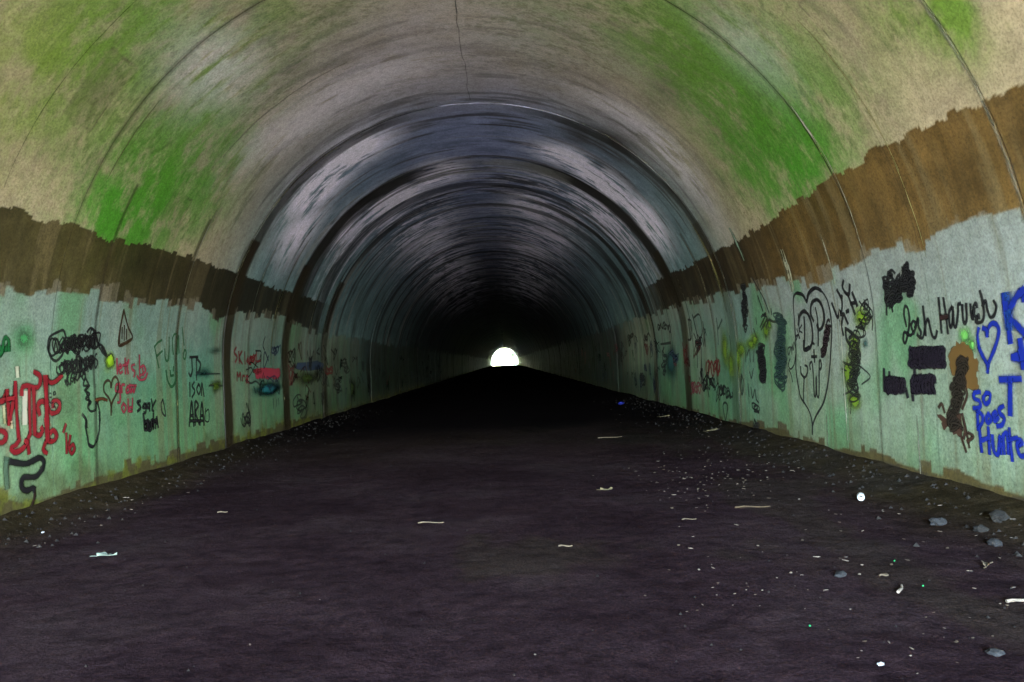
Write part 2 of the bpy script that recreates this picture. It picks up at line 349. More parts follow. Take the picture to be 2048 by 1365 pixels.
# ------------------------------------------------------------------ the tunnel
tunnel = tag(empty('tunnel', (0, 0, 0)), 'long arched concrete road tunnel with mossy vault and graffiti on its pale painted walls', 'tunnel')
def lining():
    for k in range(len(JOINTS) - 1):
        a, b = JOINTS[k] + (.005 if JOINTS[k] < 10 else .012), JOINTS[k+1] - (.005 if JOINTS[k+1] < 10 else .012)
        mid = .5*(a + b)
        st = .3 if k == 0 else .05 if k == 1 else .02 if a < 14 else .028 if a < 17 else .04 if a < 21 else .07 if a < 30 else .15 if a < 45 else .5 if a < 90 else 1.3
        n = max(3, int((b - a)/st) + 1)
        ys = np.linspace(a, b, n)
        if a < 22 and k > 0:
            s = np.concatenate([np.arange(-.25, 3.7, .02), np.arange(3.7, LEN - 3.7, .035), np.arange(LEN - 3.7, LEN + .26, .02)])
        elif a < 45 and k > 0: s = np.concatenate([np.arange(-.25, 3.4, .04), np.arange(3.4, LEN - 3.4, .06), np.arange(LEN - 3.4, LEN + .26, .04)])
        else: s = np.arange(-.25, LEN + .26, .18)
        Y, S = np.meshgrid(ys, s, indexing='ij')
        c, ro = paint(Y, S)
        off = SEG_OFF[k] + .010*(fbm(Y*.8, S*.6, 81) - .5) + .004*(fbm(Y*4, S*2, 83) - .5)
        P = surf(Y, S, off)
        col = np.concatenate([c, ro[..., None]], -1)
        # returns into the joint at both ends, with a worn edge
        wob = .006*fbm(S[0]*3, S[0]*0 + k, 85)
        e0 = surf(Y[:1], S[:1], off[:1] - .009 - wob); e0[..., 1] -= .006; e1 = surf(Y[-1:], S[-1:], off[-1:] - .009 - wob); e1[..., 1] += .006
        f0 = surf(Y[:1], S[:1], off[:1] - .10); f0[..., 1] -= .006; f1 = surf(Y[-1:], S[-1:], off[-1:] - .10); f1[..., 1] += .006
        P = np.concatenate([f0, e0, P[:1], P, P[-1:], e1, f1], 0); fa = col[:1].copy(); fb = col[-1:].copy(); lip = np.clip(.12 + 1.0*sstep(LEN*.40, LEN*.48, S[:1])*sstep(.3, .6, fbm(S[:1]*1.1, S[:1]*.3, 87))*(1 - .85*sstep(LEN*.70, LEN*.78, S[:1])), 0, 1)[..., None] if JOINTS[k] == 14.05 else .3; fa[..., :3] *= lip; fb[..., :3] *= .4
        col = np.concatenate([fa, fa, fa, col, fb, fb, fb], 0)
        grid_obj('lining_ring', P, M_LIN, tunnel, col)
    ss = np.arange(-.3, LEN + .31, .2)
    for j, k in zip(JOINTS[1:-1], range(1, 99)):
        off = max(SEG_OFF[k-1], SEG_OFF[k]) - .055
        q = np.array([[j - .03], [j + .03]]) + 0*ss[None]
        grid_obj('joint_filler', surf(q, ss[None] + 0*q, off), M_JOINT, tunnel)
    ss = np.arange(-.4, LEN + .41, .4); ys = np.linspace(Y0, Y1, 40); Y, S = np.meshgrid(ys, ss, indexing='ij')
    a = surf(Y, S, -.14); b = surf(Y[::-1], S[::-1], -.6)
    grid_obj('outer_shell', np.concatenate([a, b, a[:1]], 0), M_SHELL, tunnel)
lining()

# ------------------------------------------------------------------ paint lines that lie on the lining
INK = [0]
def smooth_line(p, n=6):
    p = np.asarray(p, float)
    if len(p) < 3: 
        t = np.linspace(0, 1, 5)[:, None]; return p[0]*(1-t) + p[1]*t
    q = np.concatenate([[2*p[0]-p[1]], p, [2*p[-1]-p[-2]]]); out = []
    for i in range(1, len(q) - 2):
        for t in np.linspace(0, 1, n, endpoint=False):
            a, b, c, d = q[i-1:i+3]
            out.append(.5*((2*b) + (-a+c)*t + (2*a-5*b+4*c-d)*t*t + (-a+3*b-3*c+d)*t**3))
    out.append(q[-2]); return np.array(out)
class Ink:
    def __init__(s): s.v = []; s.f = []; s.c = []
    def line(s, ys, w, col, soft=.5, alpha=1.0, n=5, jit=.15, raw=False, taper=False, thick=False):
        p = np.asarray(ys, float) if raw else smooth_line(ys, n)
        w *= .95 if thick else .8
        col = tuple(q*.6 for q in col)
        if len(p) < 2: return
        d = np.gradient(p, axis=0); L = np.linalg.norm(d, axis=1)[:, None] + 1e-9; d /= L
        nrm = np.stack([-d[:, 1], d[:, 0]], 1)
        m = len(p); ww = w*.5*(1 + jit*rng.normal(size=m)); ww = np.convolve(np.pad(ww, 1, 'edge'), [.25, .5, .25], 'valid')
        if taper: ww = ww*np.clip(np.minimum(np.arange(m) + .6, m - np.arange(m))/(.25*m), .25, 1)
        p = p.copy(); p[0] -= d[0]*w*.35; p[-1] += d[-1]*w*.35
        INK[0] += 1; base = .0026 + (INK[0] % 97)*.00004
        seg = SEG_OFF[seg_of(p[:, 0].mean())]
        off = np.array([SEG_OFF[seg_of(q)] for q in p[:, 0]]) + .010*(fbm(p[:, 0]*.8, p[:, 1]*.6, 81) - .5) + .004*(fbm(p[:, 0]*4, p[:, 1]*2, 83) - .5) + base + np.arange(m)*.00001
        i0 = len(s.v); sf = max(.006, w*soft*.65)
        for e, kk, a in ((-1, 1.6, 0), (-1, .55, .32), (-1, -.45, 1), (1, -.45, 1), (1, .55, .32), (1, 1.6, 0)):
            k = np.maximum(ww + sf*kk, ww*.3)*e
            q = p + nrm*k[:, None]
            P = surf(q[:, 0], q[:, 1], off)
            s.v += P.tolist(); s.c += [(*col, x) for x in np.full(m, a*alpha)]
        for r in range(5):
            for j in range(m - 1):
                a = i0 + r*m + j; s.f.append((a, a + 1, a + m + 1, a + m))
    def cloud(s, y, h, ry, rs, col, alpha=.5, seed=0):
        col = tuple(q*.6 for q in col); INK[0] += 1; off = SEG_OFF[seg_of(y)] + .0012 + (INK[0] % 40)*.00003
        n = 28; i0 = len(s.v); s.v.append(surf(y, h, off + .006).tolist()); s.c.append((*col, alpha))
        rr = [.3, .58, .86, 1.2]; al = [.82, .46, .15, 0]
        for r, a in zip(rr, al):
            for j in range(n):
                t = 2*math.pi*j/n; k = r*(1 + .22*(vnoise(math.cos(t)*1.5 + 5, math.sin(t)*1.5 + 5, seed) - .5)*2)
                yy, hh = y + ry*k*math.cos(t), h + rs*k*math.sin(t)
                o2 = off + .010*(fbm(yy*.8, hh*.6, 81) - .5) + .004*(fbm(yy*4, hh*2, 83) - .5)
                s.v.append(surf(yy, hh, o2).tolist()); s.c.append((*col, a*alpha))
        for j in range(n): s.f.append((i0, i0 + 1 + j, i0 + 1 + (j+1) % n))
        for r in range(3):
            for j in range(n):
                a = i0 + 1 + r*n + j; b = i0 + 1 + r*n + (j+1) % n; s.f.append((a, a + n, b + n, b))
    def fill(s, pts, col, alpha=1.0):
        """irregular painted patch"""
        p = smooth_line(list(pts) + [pts[0]], 4)[:-1]; p = p + rng.normal(size=p.shape)*.012
        c = p.mean(0); INK[0] += 1; base = .0016 + (INK[0] % 40)*.00003; i0 = len(s.v); n = len(p)
        rings = [0.0, .45, .85, .97, 1.04]; al = [1, 1, 1, .9, 0]
        for r, a in zip(rings, al):
            q = c + (p - c)*r
            off = np.array([SEG_OFF[seg_of(v)] for v in q[:, 0]]) + .010*(fbm(q[:, 0]*.8, q[:, 1]*.6, 81) - .5) + .004*(fbm(q[:, 0]*4, q[:, 1]*2, 83) - .5) + base
            s.v += surf(q[:, 0], q[:, 1], off).tolist(); s.c += [(*col, a*alpha)]*n
        for r in range(4):
            for j in range(n):
                a = i0 + r*n + j; b = i0 + r*n + (j+1) % n; s.f.append((a, a + n, b + n, b))
    def build(s, name, parent, label=None, kind=None):
        o = mesh_obj(name, s.v, s.f, M_SPRAY, parent, s.c)
        if label: o['label'] = label
        if kind: o['kind'] = kind
        return o
class Scribble(list): pass
def scrib(path, ax, ay, turns, seed=1, jit=.4):
    """looping scribble along a path, in photo pixels of a crop"""
    ax *= .72; ay *= .72; r = random.Random(seed); p = smooth_line(path, 12) if len(path) > 2 else np.linspace(path[0], path[1], 30)
    L = np.concatenate([[0], np.cumsum(np.linalg.norm(np.diff(p, axis=0), axis=1))]); out = []
    n = int(turns*8); a = r.random()*6; q = .0; ja = jb = 1; sk = 0; cx = cy = 0
    for i in range(n + 1):
        if i % 6 == 0: ja = 1 + jit*r.uniform(-1.2, .9); jb = 1 + jit*r.uniform(-1.2, .9); sk = r.uniform(-.7, .7); cx = r.uniform(-.35, .35)*ax; cy = r.uniform(-.35, .35)*ay
        t = L[-1]*np.clip(i/n + .06*math.sin(i*.37 + seed) + r.uniform(-.012, .012), 0, 1)
        x = np.interp(t, L, p[:, 0]); y = np.interp(t, L, p[:, 1])
        a += 2*math.pi/8*r.uniform(.6, 1.4)*(1 if (i//17) % 3 else -1)
        out.append((x + cx + ax*ja*math.cos(a), y + cy + ay*jb*math.sin(a + sk)))
    return Scribble(out)
BLACK = (.010, .008, .010); BLUE = (.006, .022, .30); RED = (.26, .008, .016); PINK = (.40, .035, .07); GREEN = (.008, .13, .03); BROWN = (.055, .028, .010)
TEAL = (.01, .15, .15); LIME = (.22, .34, .02); DBLUE = (.012, .022, .08); DTEAL = (.018, .048, .044)
CR = {'A': (0, 640, 4.875), 'B': (0, 900, 8.03), 'C': (190, 600, 4.875), 'D': (450, 640, 5.688), 'E': (1560, 560, 4.266), 'F': (1750, 510, 6.205),
      'G': (1750, 660, 5.057), 'H': (1370, 550, 4.265), 'I': (430, 580, 4.015), 'J': (800, 560, 3.413)}
def mp(cr, pts):
    x0, y0, k = CR[cr]; return [at(x0 + x/k, y0 + y/k) for x, y in pts]
def graffiti(label, cr, items):
    """items: (colour, width m, [polylines]) or ('cloud', colour, alpha, [(x, y, rx, ry)]) or ('fill', colour, [polygon])"""
    k = Ink(); x0, y0, sc = CR[cr]
    for it in items:
        if it[0] == 'cloud':
            for (x, y, rx, ry) in it[3]:
                (ya, sa), (yb, sb), (yc, s_c) = mp(cr, [(x, y), (x + rx, y), (x, y + ry)])
                k.cloud(ya, sa, abs(yb - ya), abs(s_c - sa), it[1], it[2], int(x))
        elif it[0] == 'fill':
            for pl in it[2]: k.fill(mp(cr, pl), it[1])
        else:
            for pl in it[2]: k.line(mp(cr, pl), it[1], it[0], soft=it[3] if len(it) > 3 else .55, alpha=it[4] if len(it) > 4 else 1, thick=it[1] < .045 and not isinstance(pl, Scribble))
    return k.build('graffiti', tunnel, label)

# ---- left wall
graffiti('soft pale green spray haze on the left wall', 'A', [('cloud', (.10, .42, .16), .6, [(230, 190, 150, 210)]), ('cloud', (.30, .42, .22), .35, [(640, 800, 260, 420)])])
graffiti('green letters cut off by the left edge', 'A', [(GREEN, .04, [[(-30,330),(0,345),(25,300),(32,210),(55,170),(82,210),(84,300)], [(20,275),(50,292),(82,240)], [(-40,290),(0,270),(18,305),(-10,345)]])])
graffiti('fat dripping red letters with curled feet', 'A', [
    ((.55, .55, .42), .06, [[(165,470),(170,550)]], .8, .9), ((.6, .58, .46), .10, [[(245,720),(240,850),(240,1000)]], .6, .9), ((.5, .48, .30), .05, [[(110,1000),(112,1050)], [(35,850),(45,1000)]], .7, .7),
    (RED, .058, [[(-70,830),(-20,790),(20,790),(60,700)], [(65,690),(78,850),(86,1020)], [(86,1020),(118,850),(147,620)], [(147,610),(160,900),(182,1180)], [(-50,1090),(20,1085),(60,1130),(30,1190),(-30,1200)], [(0,800),(60,775),(130,765)],
        [(182,1180),(150,1220),(110,1250),(135,1292),(205,1268),(262,1200),(240,1180)], [(208,730),(213,665),(260,640),(340,662),(380,640),(392,570),(372,532),(330,510)], [(335,1110),(380,1130),(412,1082),(400,1050)], [(290,1110),(268,1180),(280,1300)],
        [(460,1165),(430,1220),(422,1275),(455,1300)], [(465,1182),(520,1182),(550,1130),(520,1078),(492,1100)], [(440,570),(490,612),(540,600),(602,540)], [(440,800),(390,800),(365,850),(382,925)], [(472,870),(500,912),(560,892),(582,830),(552,788),(512,800),(512,850)]]),
    (RED, .05, [[(282,680),(286,900),(292,1110)]]), (RED, .066, [[(325,670),(330,900),(336,1110)]]), (RED, .09, [[(440,560),(450,800),(455,1000),(462,1170)]])])
graffiti('small red year mark with an apostrophe', 'A', [(RED, .045, [[(638,1020),(614,1095)], [(642,1110),(647,1300)], [(682,1130),(670,1230),(692,1305),(722,1265),(712,1215),(684,1240)]])])
graffiti('tiny black pen marks beside the red letters', 'A', [(BLACK, .008, [[(480,720),(495,715)], [(515,715),(530,700),(540,720),(520,735),(515,715)], [(480,760),(500,755)], [(480,800),(495,815),(515,805)], [(510,855),(530,845),(540,865)]])])
graffiti('black looping scribble crossing out a name on the left wall', 'A', [
    (BLACK, .020, [scrib([(510,260),(570,255),(640,250),(720,232),(800,222),(900,195),(945,215)], 48, 95, 17, 3), scrib([(620,250),(760,225),(930,200)], 30, 75, 20, 4)]),
    (BLACK, .024, [[(460,270),(480,170),(560,120),(615,105),(640,180)], [(460,270),(490,360),(540,402),(590,360),(625,290)], [(845,120),(880,80),(920,120),(945,210),(950,240)], [(950,235),(1000,262),(1040,350),(1000,325),(960,262)], [(985,265),(1035,345)]]),
    (BLACK, .021, [scrib([(575,470),(680,455),(760,440),(830,425),(930,410)], 26, 85, 16, 6), scrib([(600,480),(900,420)], 30, 60, 12, 8)]), (BLACK, .020, [scrib([(630,600),(700,575),(780,540),(840,500)], 22, 58, 9, 7)])])
graffiti('black chain of small loops hanging down the left wall', 'A', [(BLACK, .020, [[(830,560),(808,640),(872,640),(820,690),(872,722),(830,770),(884,800),(850,850),(882,892),(930,872),(930,800),(960,860),(966,980)], [(800,915),(832,980),(828,1040),(846,1130),(862,1225),(902,1242),(932,1180),(962,1080),(966,980)], [(835,580),(860,640),(835,700),(865,780),(850,840)]]),
    (BLACK, .028, [[(800,925),(835,975),(840,1050)], [(965,900),(968,985)], [(862,1215),(905,1240)], [(930,1190),(945,1150)]]), ((.13, .035, .008), .03, [[(930,785),(985,770),(1040,785)], [(940,770),(945,810)]])])
graffiti('thick black snake line low on the left wall', 'B', [(BLACK, .065, [[(160,190),(250,210),(400,225),(500,190),(620,130),(690,170),(690,260),(640,350),(570,430),(470,440),(380,440),(335,520),(350,620),(420,660),(510,620),(545,640)]]), ((.03,.010,.010), .035, [[(545,640),(550,740),(520,850),(480,950)]], .7, .9)])
graffiti('dull green grey brushed stripe at the left edge', 'B', [((.10, .17, .11), .09, [[(100,150),(85,300),(105,600)]], .6, .75)])
graffiti('dark brown outlined triangle with scrawled inside', 'C', [(BROWN, .022, [[(275,95),(250,220),(235,300),(225,445),(290,430),(362,370),(318,265),(275,95)], [(278,110),(240,300),(232,430)], [(262,270),(258,380)], [(282,250),(280,395)], [(302,290),(300,385)], [(240,440),(355,380)]])])
graffiti('red lettering of a short love line with an anchor', 'C', [(PINK, .030, [[(208,575),(214,722)], [(226,672),(252,655),(240,632),(226,665),(238,715),(262,700)], [(287,570),(292,722)], [(266,640),(312,630)], [(322,585),(318,620)], [(305,610),(318,720)], [(382,630),(352,645),(360,680),(385,702),(374,752)], [(430,540),(434,772)], [(434,662),(472,642),(486,700),(436,742)], [(405,742),(432,778),(480,772),(506,715)], [(458,660),(470,740)],
    [(236,822),(202,830),(196,890),(234,890),(236,830),(240,985),(215,1002)], [(256,905),(258,832),(284,830)], [(300,872),(318,842),(332,890),(304,908),(300,872)], [(338,842),(347,908),(360,862),(372,908),(388,842)], [(330,836),(398,836)], [(276,1010),(254,1050),(276,1098),(298,1050),(276,1010)], [(318,970),(322,1092)], [(362,960),(357,1092)], [(356,1052),(336,1052),(330,1086),(356,1088)]])])
graffiti('small brown heart outline beside the red lettering', 'C', [(BROWN, .024, [[(150,1125),(150,1030),(130,960),(85,900),(80,830),(112,788),(142,800),(150,856)], [(150,856),(165,780),(195,752),(222,800),(215,890),(170,980),(150,1040)]])])
graffiti('bright lime spray patch above the red lettering', 'C', [('cloud', (.36, .62, .02), .95, [(145, 600, 70, 120), (150, 590, 55, 95)])])
graffiti('small black lettering in two lines near the floor', 'C', [(BLACK, .030, [[(438,985),(405,1000),(442,1050),(408,1088)], [(478,1010),(460,1050),(486,1050),(492,1002),(490,1095),(470,1100)], [(515,1005),(500,1050),(522,1050),(528,1000),(528,1085)], [(546,968),(556,1035)], [(588,980),(552,1060),(568,1090)]]), (BLACK, .034, [[(466,1110),(478,1270)], [(478,1200),(505,1190),(505,1265),(478,1270)], [(525,1180),(515,1265),(545,1265),(545,1170)], [(565,1110),(565,1262)], [(565,1200),(590,1190),(590,1255)], [(600,1140),(615,1245)], scrib([(480,1215),(600,1205)], 12, 50, 7, 3)])])
graffiti('thin black loop beside the small black lettering', 'C', [(BLACK, .022, [[(660,970),(643,1020),(655,1100),(686,1132),(676,1050),(660,970)]])])
graffiti('thin green capital lettering with an exclamation mark', 'C', [(GREEN, .024, [[(580,450),(600,560),(622,665)], [(578,462),(610,420),(652,392)], [(602,550),(656,498)], [(680,480),(685,580),(712,588),(722,480),(722,365)], [(762,532),(755,390),(775,335),(795,350),(802,440),(797,532)], [(850,268),(868,442)], [(872,488),(860,560),(880,574),(888,505),(872,488)], [(815,350),(818,520)]])])
graffiti('green smiley face under the green lettering', 'C', [(GREEN, .030, [[(690,690),(708,790),(745,848),(782,800),(796,700)]]), (GREEN, .024, [[(732,690),(738,742)], [(765,650),(763,695)], [(735,745),(765,735)]])])
graffiti('black stacked lettering near the dark seam', 'C', [('cloud', TEAL, .6, [(1060, 715, 110, 75)]), ('cloud', (.03,.12,.10), .5, [(1180, 500, 80, 60)]), (BLACK, .034, [[(942,560),(947,690),(930,742),(912,712)], [(922,560),(1004,556)], [(988,560),(990,782)], [(990,572),(1026,622),(1015,690),(990,722)]]), ((.01,.02,.02), .020, [[(1000,720),(1100,722),(1216,720)], [(1108,852),(1122,836),(1246,838)]]),
    (BLACK, .030, [[(922,808),(924,942)], [(968,800),(946,842),(972,890),(944,952)], [(1010,820),(990,870),(1010,922),(1026,870),(1010,820)], [(1036,932),(1040,812),(1062,942)]]), (BLACK, .036, [[(918,1232),(940,988),(962,1232)], [(925,1130),(957,1130)], [(976,1222),(974,1000),(1006,1030),(980,1100),(1016,1212)], [(1022,1222),(1040,1000),(1062,1222)], [(1028,1130),(1056,1130)], [(925,1180),(1050,1180)]]), (BLACK, .020, [[(1078,1060),(1070,1170),(1108,1182),(1106,1072),(1080,1090)]])])
graffiti('lime spray patch beside the black lettering', 'C', [('cloud', LIME, .8, [(1185, 840, 80, 85)])])
# ---- second bay, left
graffiti('red block lettering in the second bay of the left wall', 'D', [(RED, .035, [[(122,310),(98,370),(132,425),(110,482)], [(150,360),(156,495)], [(188,355),(156,430),(192,505)], [(216,365),(222,505)], scrib([(245,450),(340,450)], 15, 55, 7, 2), [(352,370),(350,472),(400,462)], [(130,695),(132,600),(150,650),(166,600),(172,695)], [(192,695),(195,642),(218,640)], [(236,722),(236,640),(262,660),(240,690),(268,725)], scrib([(320,580),(400,590)], 20, 25, 5, 2)]), ('fill', (.27,.02,.04), [[(345,560),(420,545),(520,555),(610,560),(615,660),(520,672),(420,668),(340,655)]])])
graffiti('turquoise spray patch under the red bar', 'D', [('cloud', (.01, .17, .19), 1.0, [(480, 790, 170, 105), (520, 790, 120, 80)])])
graffiti('black and navy tags in the second bay of the left wall', 'D', [(BLACK, .028, [[(235,570),(290,545),(320,600)], [(225,690),(290,722),(340,700),(392,742)], [(450,195),(425,290),(442,345)], [(405,400),(400,570)], [(340,352),(402,362),(388,445)], [(540,900),(546,1015)], [(582,910),(576,985)], [(602,895),(607,965)], [(320,760),(340,830)], scrib([(190,1130),(275,1120)], 30, 80, 6, 5)]), (DBLUE, .03, [scrib([(530,350),(615,330)], 20, 55, 6, 4)])])
# ---- third bay and beyond, left
graffiti('navy bar and dark tags in the third bay of the left wall', 'I', [('fill', (.012,.03,.07), [[(660,585),(850,580),(850,640),(660,640)]]), ('cloud', (.10,.19,.02), .8, [(740,710,90,70), (1090,800,60,120)]), (BLACK, .035, [[(605,480),(625,545),(640,480),(645,560)], [(740,490),(748,560)], [(765,485),(775,560),(790,490),(795,560)], [(835,470),(815,500),(840,520)], [(865,440),(890,500)], [(640,590),(635,690),(680,700)], [(800,690),(770,760)], scrib([(650,880),(720,1000)], 40, 60, 5, 1), [(930,480),(960,520)], [(955,600),(970,680),(985,640)], scrib([(1030,560),(1060,660)], 25, 40, 5, 2), scrib([(980,740),(1000,820)], 25, 30, 4, 3), [(890,880),(900,940)]]), ((.22,.015,.015), .05, [scrib([(885,640),(940,650)], 12, 35, 5, 5)])])
# ---- right wall
graffiti('large black heart outline holding two initials', 'E', [
    (BLACK, .026, [[(230,190),(200,132),(150,113),(118,150),(120,260),(130,400),(140,600),(140,760),(155,880),(180,1000),(225,1070),(260,1140),(280,1230),(280,1318)], [(230,190),(250,110),(300,70),(350,90),(400,160),(430,270),(445,420),(437,600),(425,780),(405,930),(370,1060),(312,1160),(285,1240),(280,1318)], [(180,740),(184,800),(215,832),(238,790),(236,742),(215,730)], [(210,832),(205,950),(205,1050)], [(262,765),(258,720),(275,703),(285,780),(296,980),(310,975),(312,820),(318,975),(336,982),(338,720),(350,690),(357,740),(345,768)]]),
    (BLACK, .040, [[(230,190),(200,132),(150,113)], [(235,180),(250,115),(300,70),(352,92)], [(208,320),(213,440),(212,540),(206,590),(225,598),(250,575)], [(160,385),(172,305),(208,268),(250,305),(276,400),(282,500),(265,570),(228,598)], [(290,352),(265,285),(275,200),(320,170),(360,220),(381,320),(365,400),(338,424),(318,385)], [(205,520),(210,590),(245,585)]]), (BLACK, .028, [[(305,238),(325,350),(330,562)], [(292,598),(298,702)], [(272,656),(317,654)], [(285,540),(296,550)]]),
    ((.02, .008, .010), .030, [scrib([(420,360),(405,450),(390,540),(372,640)], 26, 30, 12, 4), scrib([(415,400),(375,620)], 20, 40, 9, 5)])])
graffiti('thin black slanted word beside the large heart', 'E', [(BLACK, .018, [[(90,672),(75,725),(95,762),(125,720),(138,640)], [(78,765),(98,810),(112,872)], [(92,570),(70,592),(80,642),(100,572),(106,635)], [(104,600),(106,552),(116,602),(120,530),(136,582)], [(152,468),(135,488),(140,515),(156,470),(166,502)], [(155,288),(166,452)], [(188,385),(165,430),(192,452)], [(145,420),(172,500)]])])
graffiti('black slanted initials right of the large heart', 'E', [(BLACK, .036, [[(443,200),(492,322),(508,260),(522,300),(530,180),(488,85)], [(545,5),(535,60),(562,112),(592,118),(597,40)], [(578,120),(642,292)], [(618,108),(662,222)], [(605,205),(652,190)], [(513,345),(542,472)], [(528,380),(542,290),(562,330),(582,375)], [(566,275),(588,262)], [(560,410),(568,500),(602,562)], [(568,420),(622,462),(592,500)], [(526,140),(534,146)]])])
graffiti('black loops scribbled over lime spray', 'E', [('cloud', LIME, .8, [(700, 330, 95, 150), (585, 800, 85, 210), (640, 1030, 100, 110), (640, 560, 80, 160)]), (BLACK, .016, [scrib([(725,200),(755,310),(700,400),(660,500),(640,600)], 48, 55, 13, 11), scrib([(650,560),(640,700),(640,800),(625,900),(640,1000)], 62, 58, 16, 12), scrib([(670,600),(640,950)], 40, 60, 12, 13), [(690,740),(772,825),(700,892)], [(530,695),(600,730),(640,700)], [(530,760),(600,790)], [(545,980),(600,960),(640,990)], [(678,182),(742,262)], [(720,168),(732,245)], [(745,250),(790,330),(790,430)]]), (BLACK, .010, [[(610,1040),(605,1145)]])])
graffiti('faint teal smear beside the lime scribble', 'E', [('cloud', (.05, .15, .14), .7, [(728, 545, 45, 60)])])
graffiti('black hatched block above the black names', 'F', [(BLACK, .026, [scrib([(135,300),(160,480),(175,640)], 40, 60, 10, 21), scrib([(190,250),(220,420),(235,600)], 45, 60, 13, 22), scrib([(300,300),(280,430),(300,550)], 45, 70, 14, 23), scrib([(395,170),(380,300),(370,440)], 55, 60, 15, 24), scrib([(440,230),(470,380),(440,490)], 45, 50, 12, 25), [(100,280),(140,520),(150,745)], [(210,640),(225,705)], [(340,200),(405,95),(420,160)], [(170,220),(215,190),(255,230)]])])
graffiti('black cursive pair of names on the right wall', 'F', [(BLACK, .026, [[(395,890),(366,740),(378,640),(412,670),(432,790),(424,920),(388,1088),(360,1062),(370,960),(440,1000),(482,970)], [(482,970),(456,880),(480,822),(516,872),(484,980)], [(500,905),(540,785),(546,890),(576,960),(562,1022),(530,990)], [(600,640),(620,800),(637,1002)], [(562,1030),(602,1020),(637,850),(666,798),(690,900),(720,1010),(758,1022),(776,945)],
    [(795,535),(815,750),(832,968)], [(855,535),(885,750),(912,978)], [(965,640),(925,720),(930,850),(950,902),(976,780),(970,640),(986,860),(1016,882),(1040,700),(1040,622),(1072,605)], [(1090,620),(1100,780),(1120,855),(1146,800),(1140,605)], [(1192,615),(1200,730),(1226,802),(1230,650),(1262,600),(1275,650)], [(1285,790),(1240,740),(1240,660)], [(1310,448),(1340,560),(1362,750),(1332,832),(1260,832),(1292,740),(1300,790)], [(1342,640),(1380,568),(1402,680),(1440,772),(1490,742),(1512,640),(1480,568)]]), ((.03,.01,.008), .040, [[(818,782),(905,765)]])])
graffiti('upper black painted out block on the right wall', 'G', [((.012,.006,.014), .040, [scrib([(365,265),(710,270)], 22, 88, 22, 31), scrib([(370,210),(700,210)], 30, 30, 20, 32), scrib([(360,345),(715,350)], 30, 32, 22, 33)])])
graffiti('lower left black painted out block on the right wall', 'G', [((.012,.006,.014), .040, [scrib([(115,560),(305,560)], 16, 75, 13, 34), scrib([(120,500),(300,520)], 20, 25, 12, 35), scrib([(120,615),(310,610)], 20, 25, 12, 36), [(95,400),(100,620)], [(150,430),(155,600)], [(320,600),(338,680)]])])
graffiti('lower right black painted out block on the right wall', 'G', [((.012,.006,.014), .042, [scrib([(375,555),(605,555)], 18, 88, 16, 37), scrib([(380,500),(600,490)], 24, 35, 15, 38), scrib([(380,610),(610,605)], 24, 35, 15, 39), [(405,400),(410,480)], [(385,630),(392,712)]])])
graffiti('light green spray haze above the brown blot', 'G', [('cloud', (.16, .48, .10), .75, [(905, 60, 100, 150), (980, 150, 80, 110)])])
graffiti('brown painted blot with black loops running down', 'G', [('fill', (.105, .055, .014), [[(865,125),(780,180),(755,280),(780,440),(840,480),(930,595),(1048,590),(1030,480),(1057,420),(1040,340),(985,250),(940,150)]]), ('fill', (.045,.020,.012), [[(630,862),(700,872),(760,825),(860,850),(892,1040),(860,1082),(790,1040),(740,975),(690,1000),(670,920)]]),
    ((.022,.014,.008), .026, [scrib([(880,290),(885,400),(860,520)], 68, 60, 11, 41), scrib([(860,480),(850,640),(830,760)], 78, 62, 12, 42), scrib([(860,420),(845,800)], 35, 60, 12, 43), scrib([(800,800),(790,900),(840,980)], 60, 60, 9, 44)]), ((.05,.022,.012), .026, [[(880,1080),(930,1235)], [(900,900),(930,1020),(962,1190)], [(950,1040),(1002,1080),(940,1130)], [(650,785),(680,748),(710,835)], [(890,850),(920,1000),(905,1100)], [(915,560),(940,660),(890,800)]])])
graffiti('blue heart outline with a short stem', 'F', [(BLUE, .036, [[(1400,1010),(1392,930),(1350,908)], [(1400,1000),(1420,900),(1470,850),(1520,870),(1547,940),(1530,1050),(1490,1180),(1430,1320),(1410,1390)], [(1410,1350),(1410,1460)]]), (BLUE, .030, [[(1300,910),(1285,1000),(1300,1150)]], .7, .85), (BLUE, .036, [[(1300,1150),(1340,1240),(1410,1370)]])])
graffiti('large blue capital letters and plus sign at the right edge', 'F', [(BLUE, .068, [[(1610,495),(1640,750),(1690,1080)], [(1850,430),(1740,560),(1662,760),(1750,850),(1850,960),(1910,1020)], [(1840,430),(1860,560)]]), ((.01,.06,.30), .10, [[(1650,500),(1670,700),(1680,900)]], .8, .6), (BLUE, .07, [[(1810,1060),(1835,1250),(1850,1400)], [(1715,1270),(1880,1262)]]), (BLUE, .065, [[(1565,1548),(1812,1538)], [(1686,1548),(1686,1978)]])])
graffiti('small blue three line message at the right edge', 'G', [(BLUE, .036, [[(1072,628),(1012,640),(1010,690),(1064,720),(1072,780),(1005,792)], [(1130,640),(1100,690),(1120,748),(1160,722),(1166,650),(1130,640)], [(1040,800),(1046,1012)], [(1030,810),(1086,860),(1092,930),(1046,1004)], [(1152,850),(1130,900),(1150,942),(1180,900),(1152,850)], [(1196,885),(1230,862),(1215,830),(1196,870),(1215,926),(1252,890)], [(1302,770),(1260,800),(1270,850),(1312,890),(1290,960),(1240,976)], [(1060,1000),(1082,1232)], [(1150,990),(1162,1252)], [(1076,1120),(1158,1092)], [(1190,1070),(1205,1222),(1250,1252),(1266,1070),(1276,1252)], [(1312,1252),(1300,1080),(1340,1052),(1352,1252)], [(1362,1000),(1392,1322)], [(1345,1112),(1442,1092)], [(1440,1182),(1490,1152),(1470,1112),(1440,1162),(1470,1272),(1530,1272)]])])
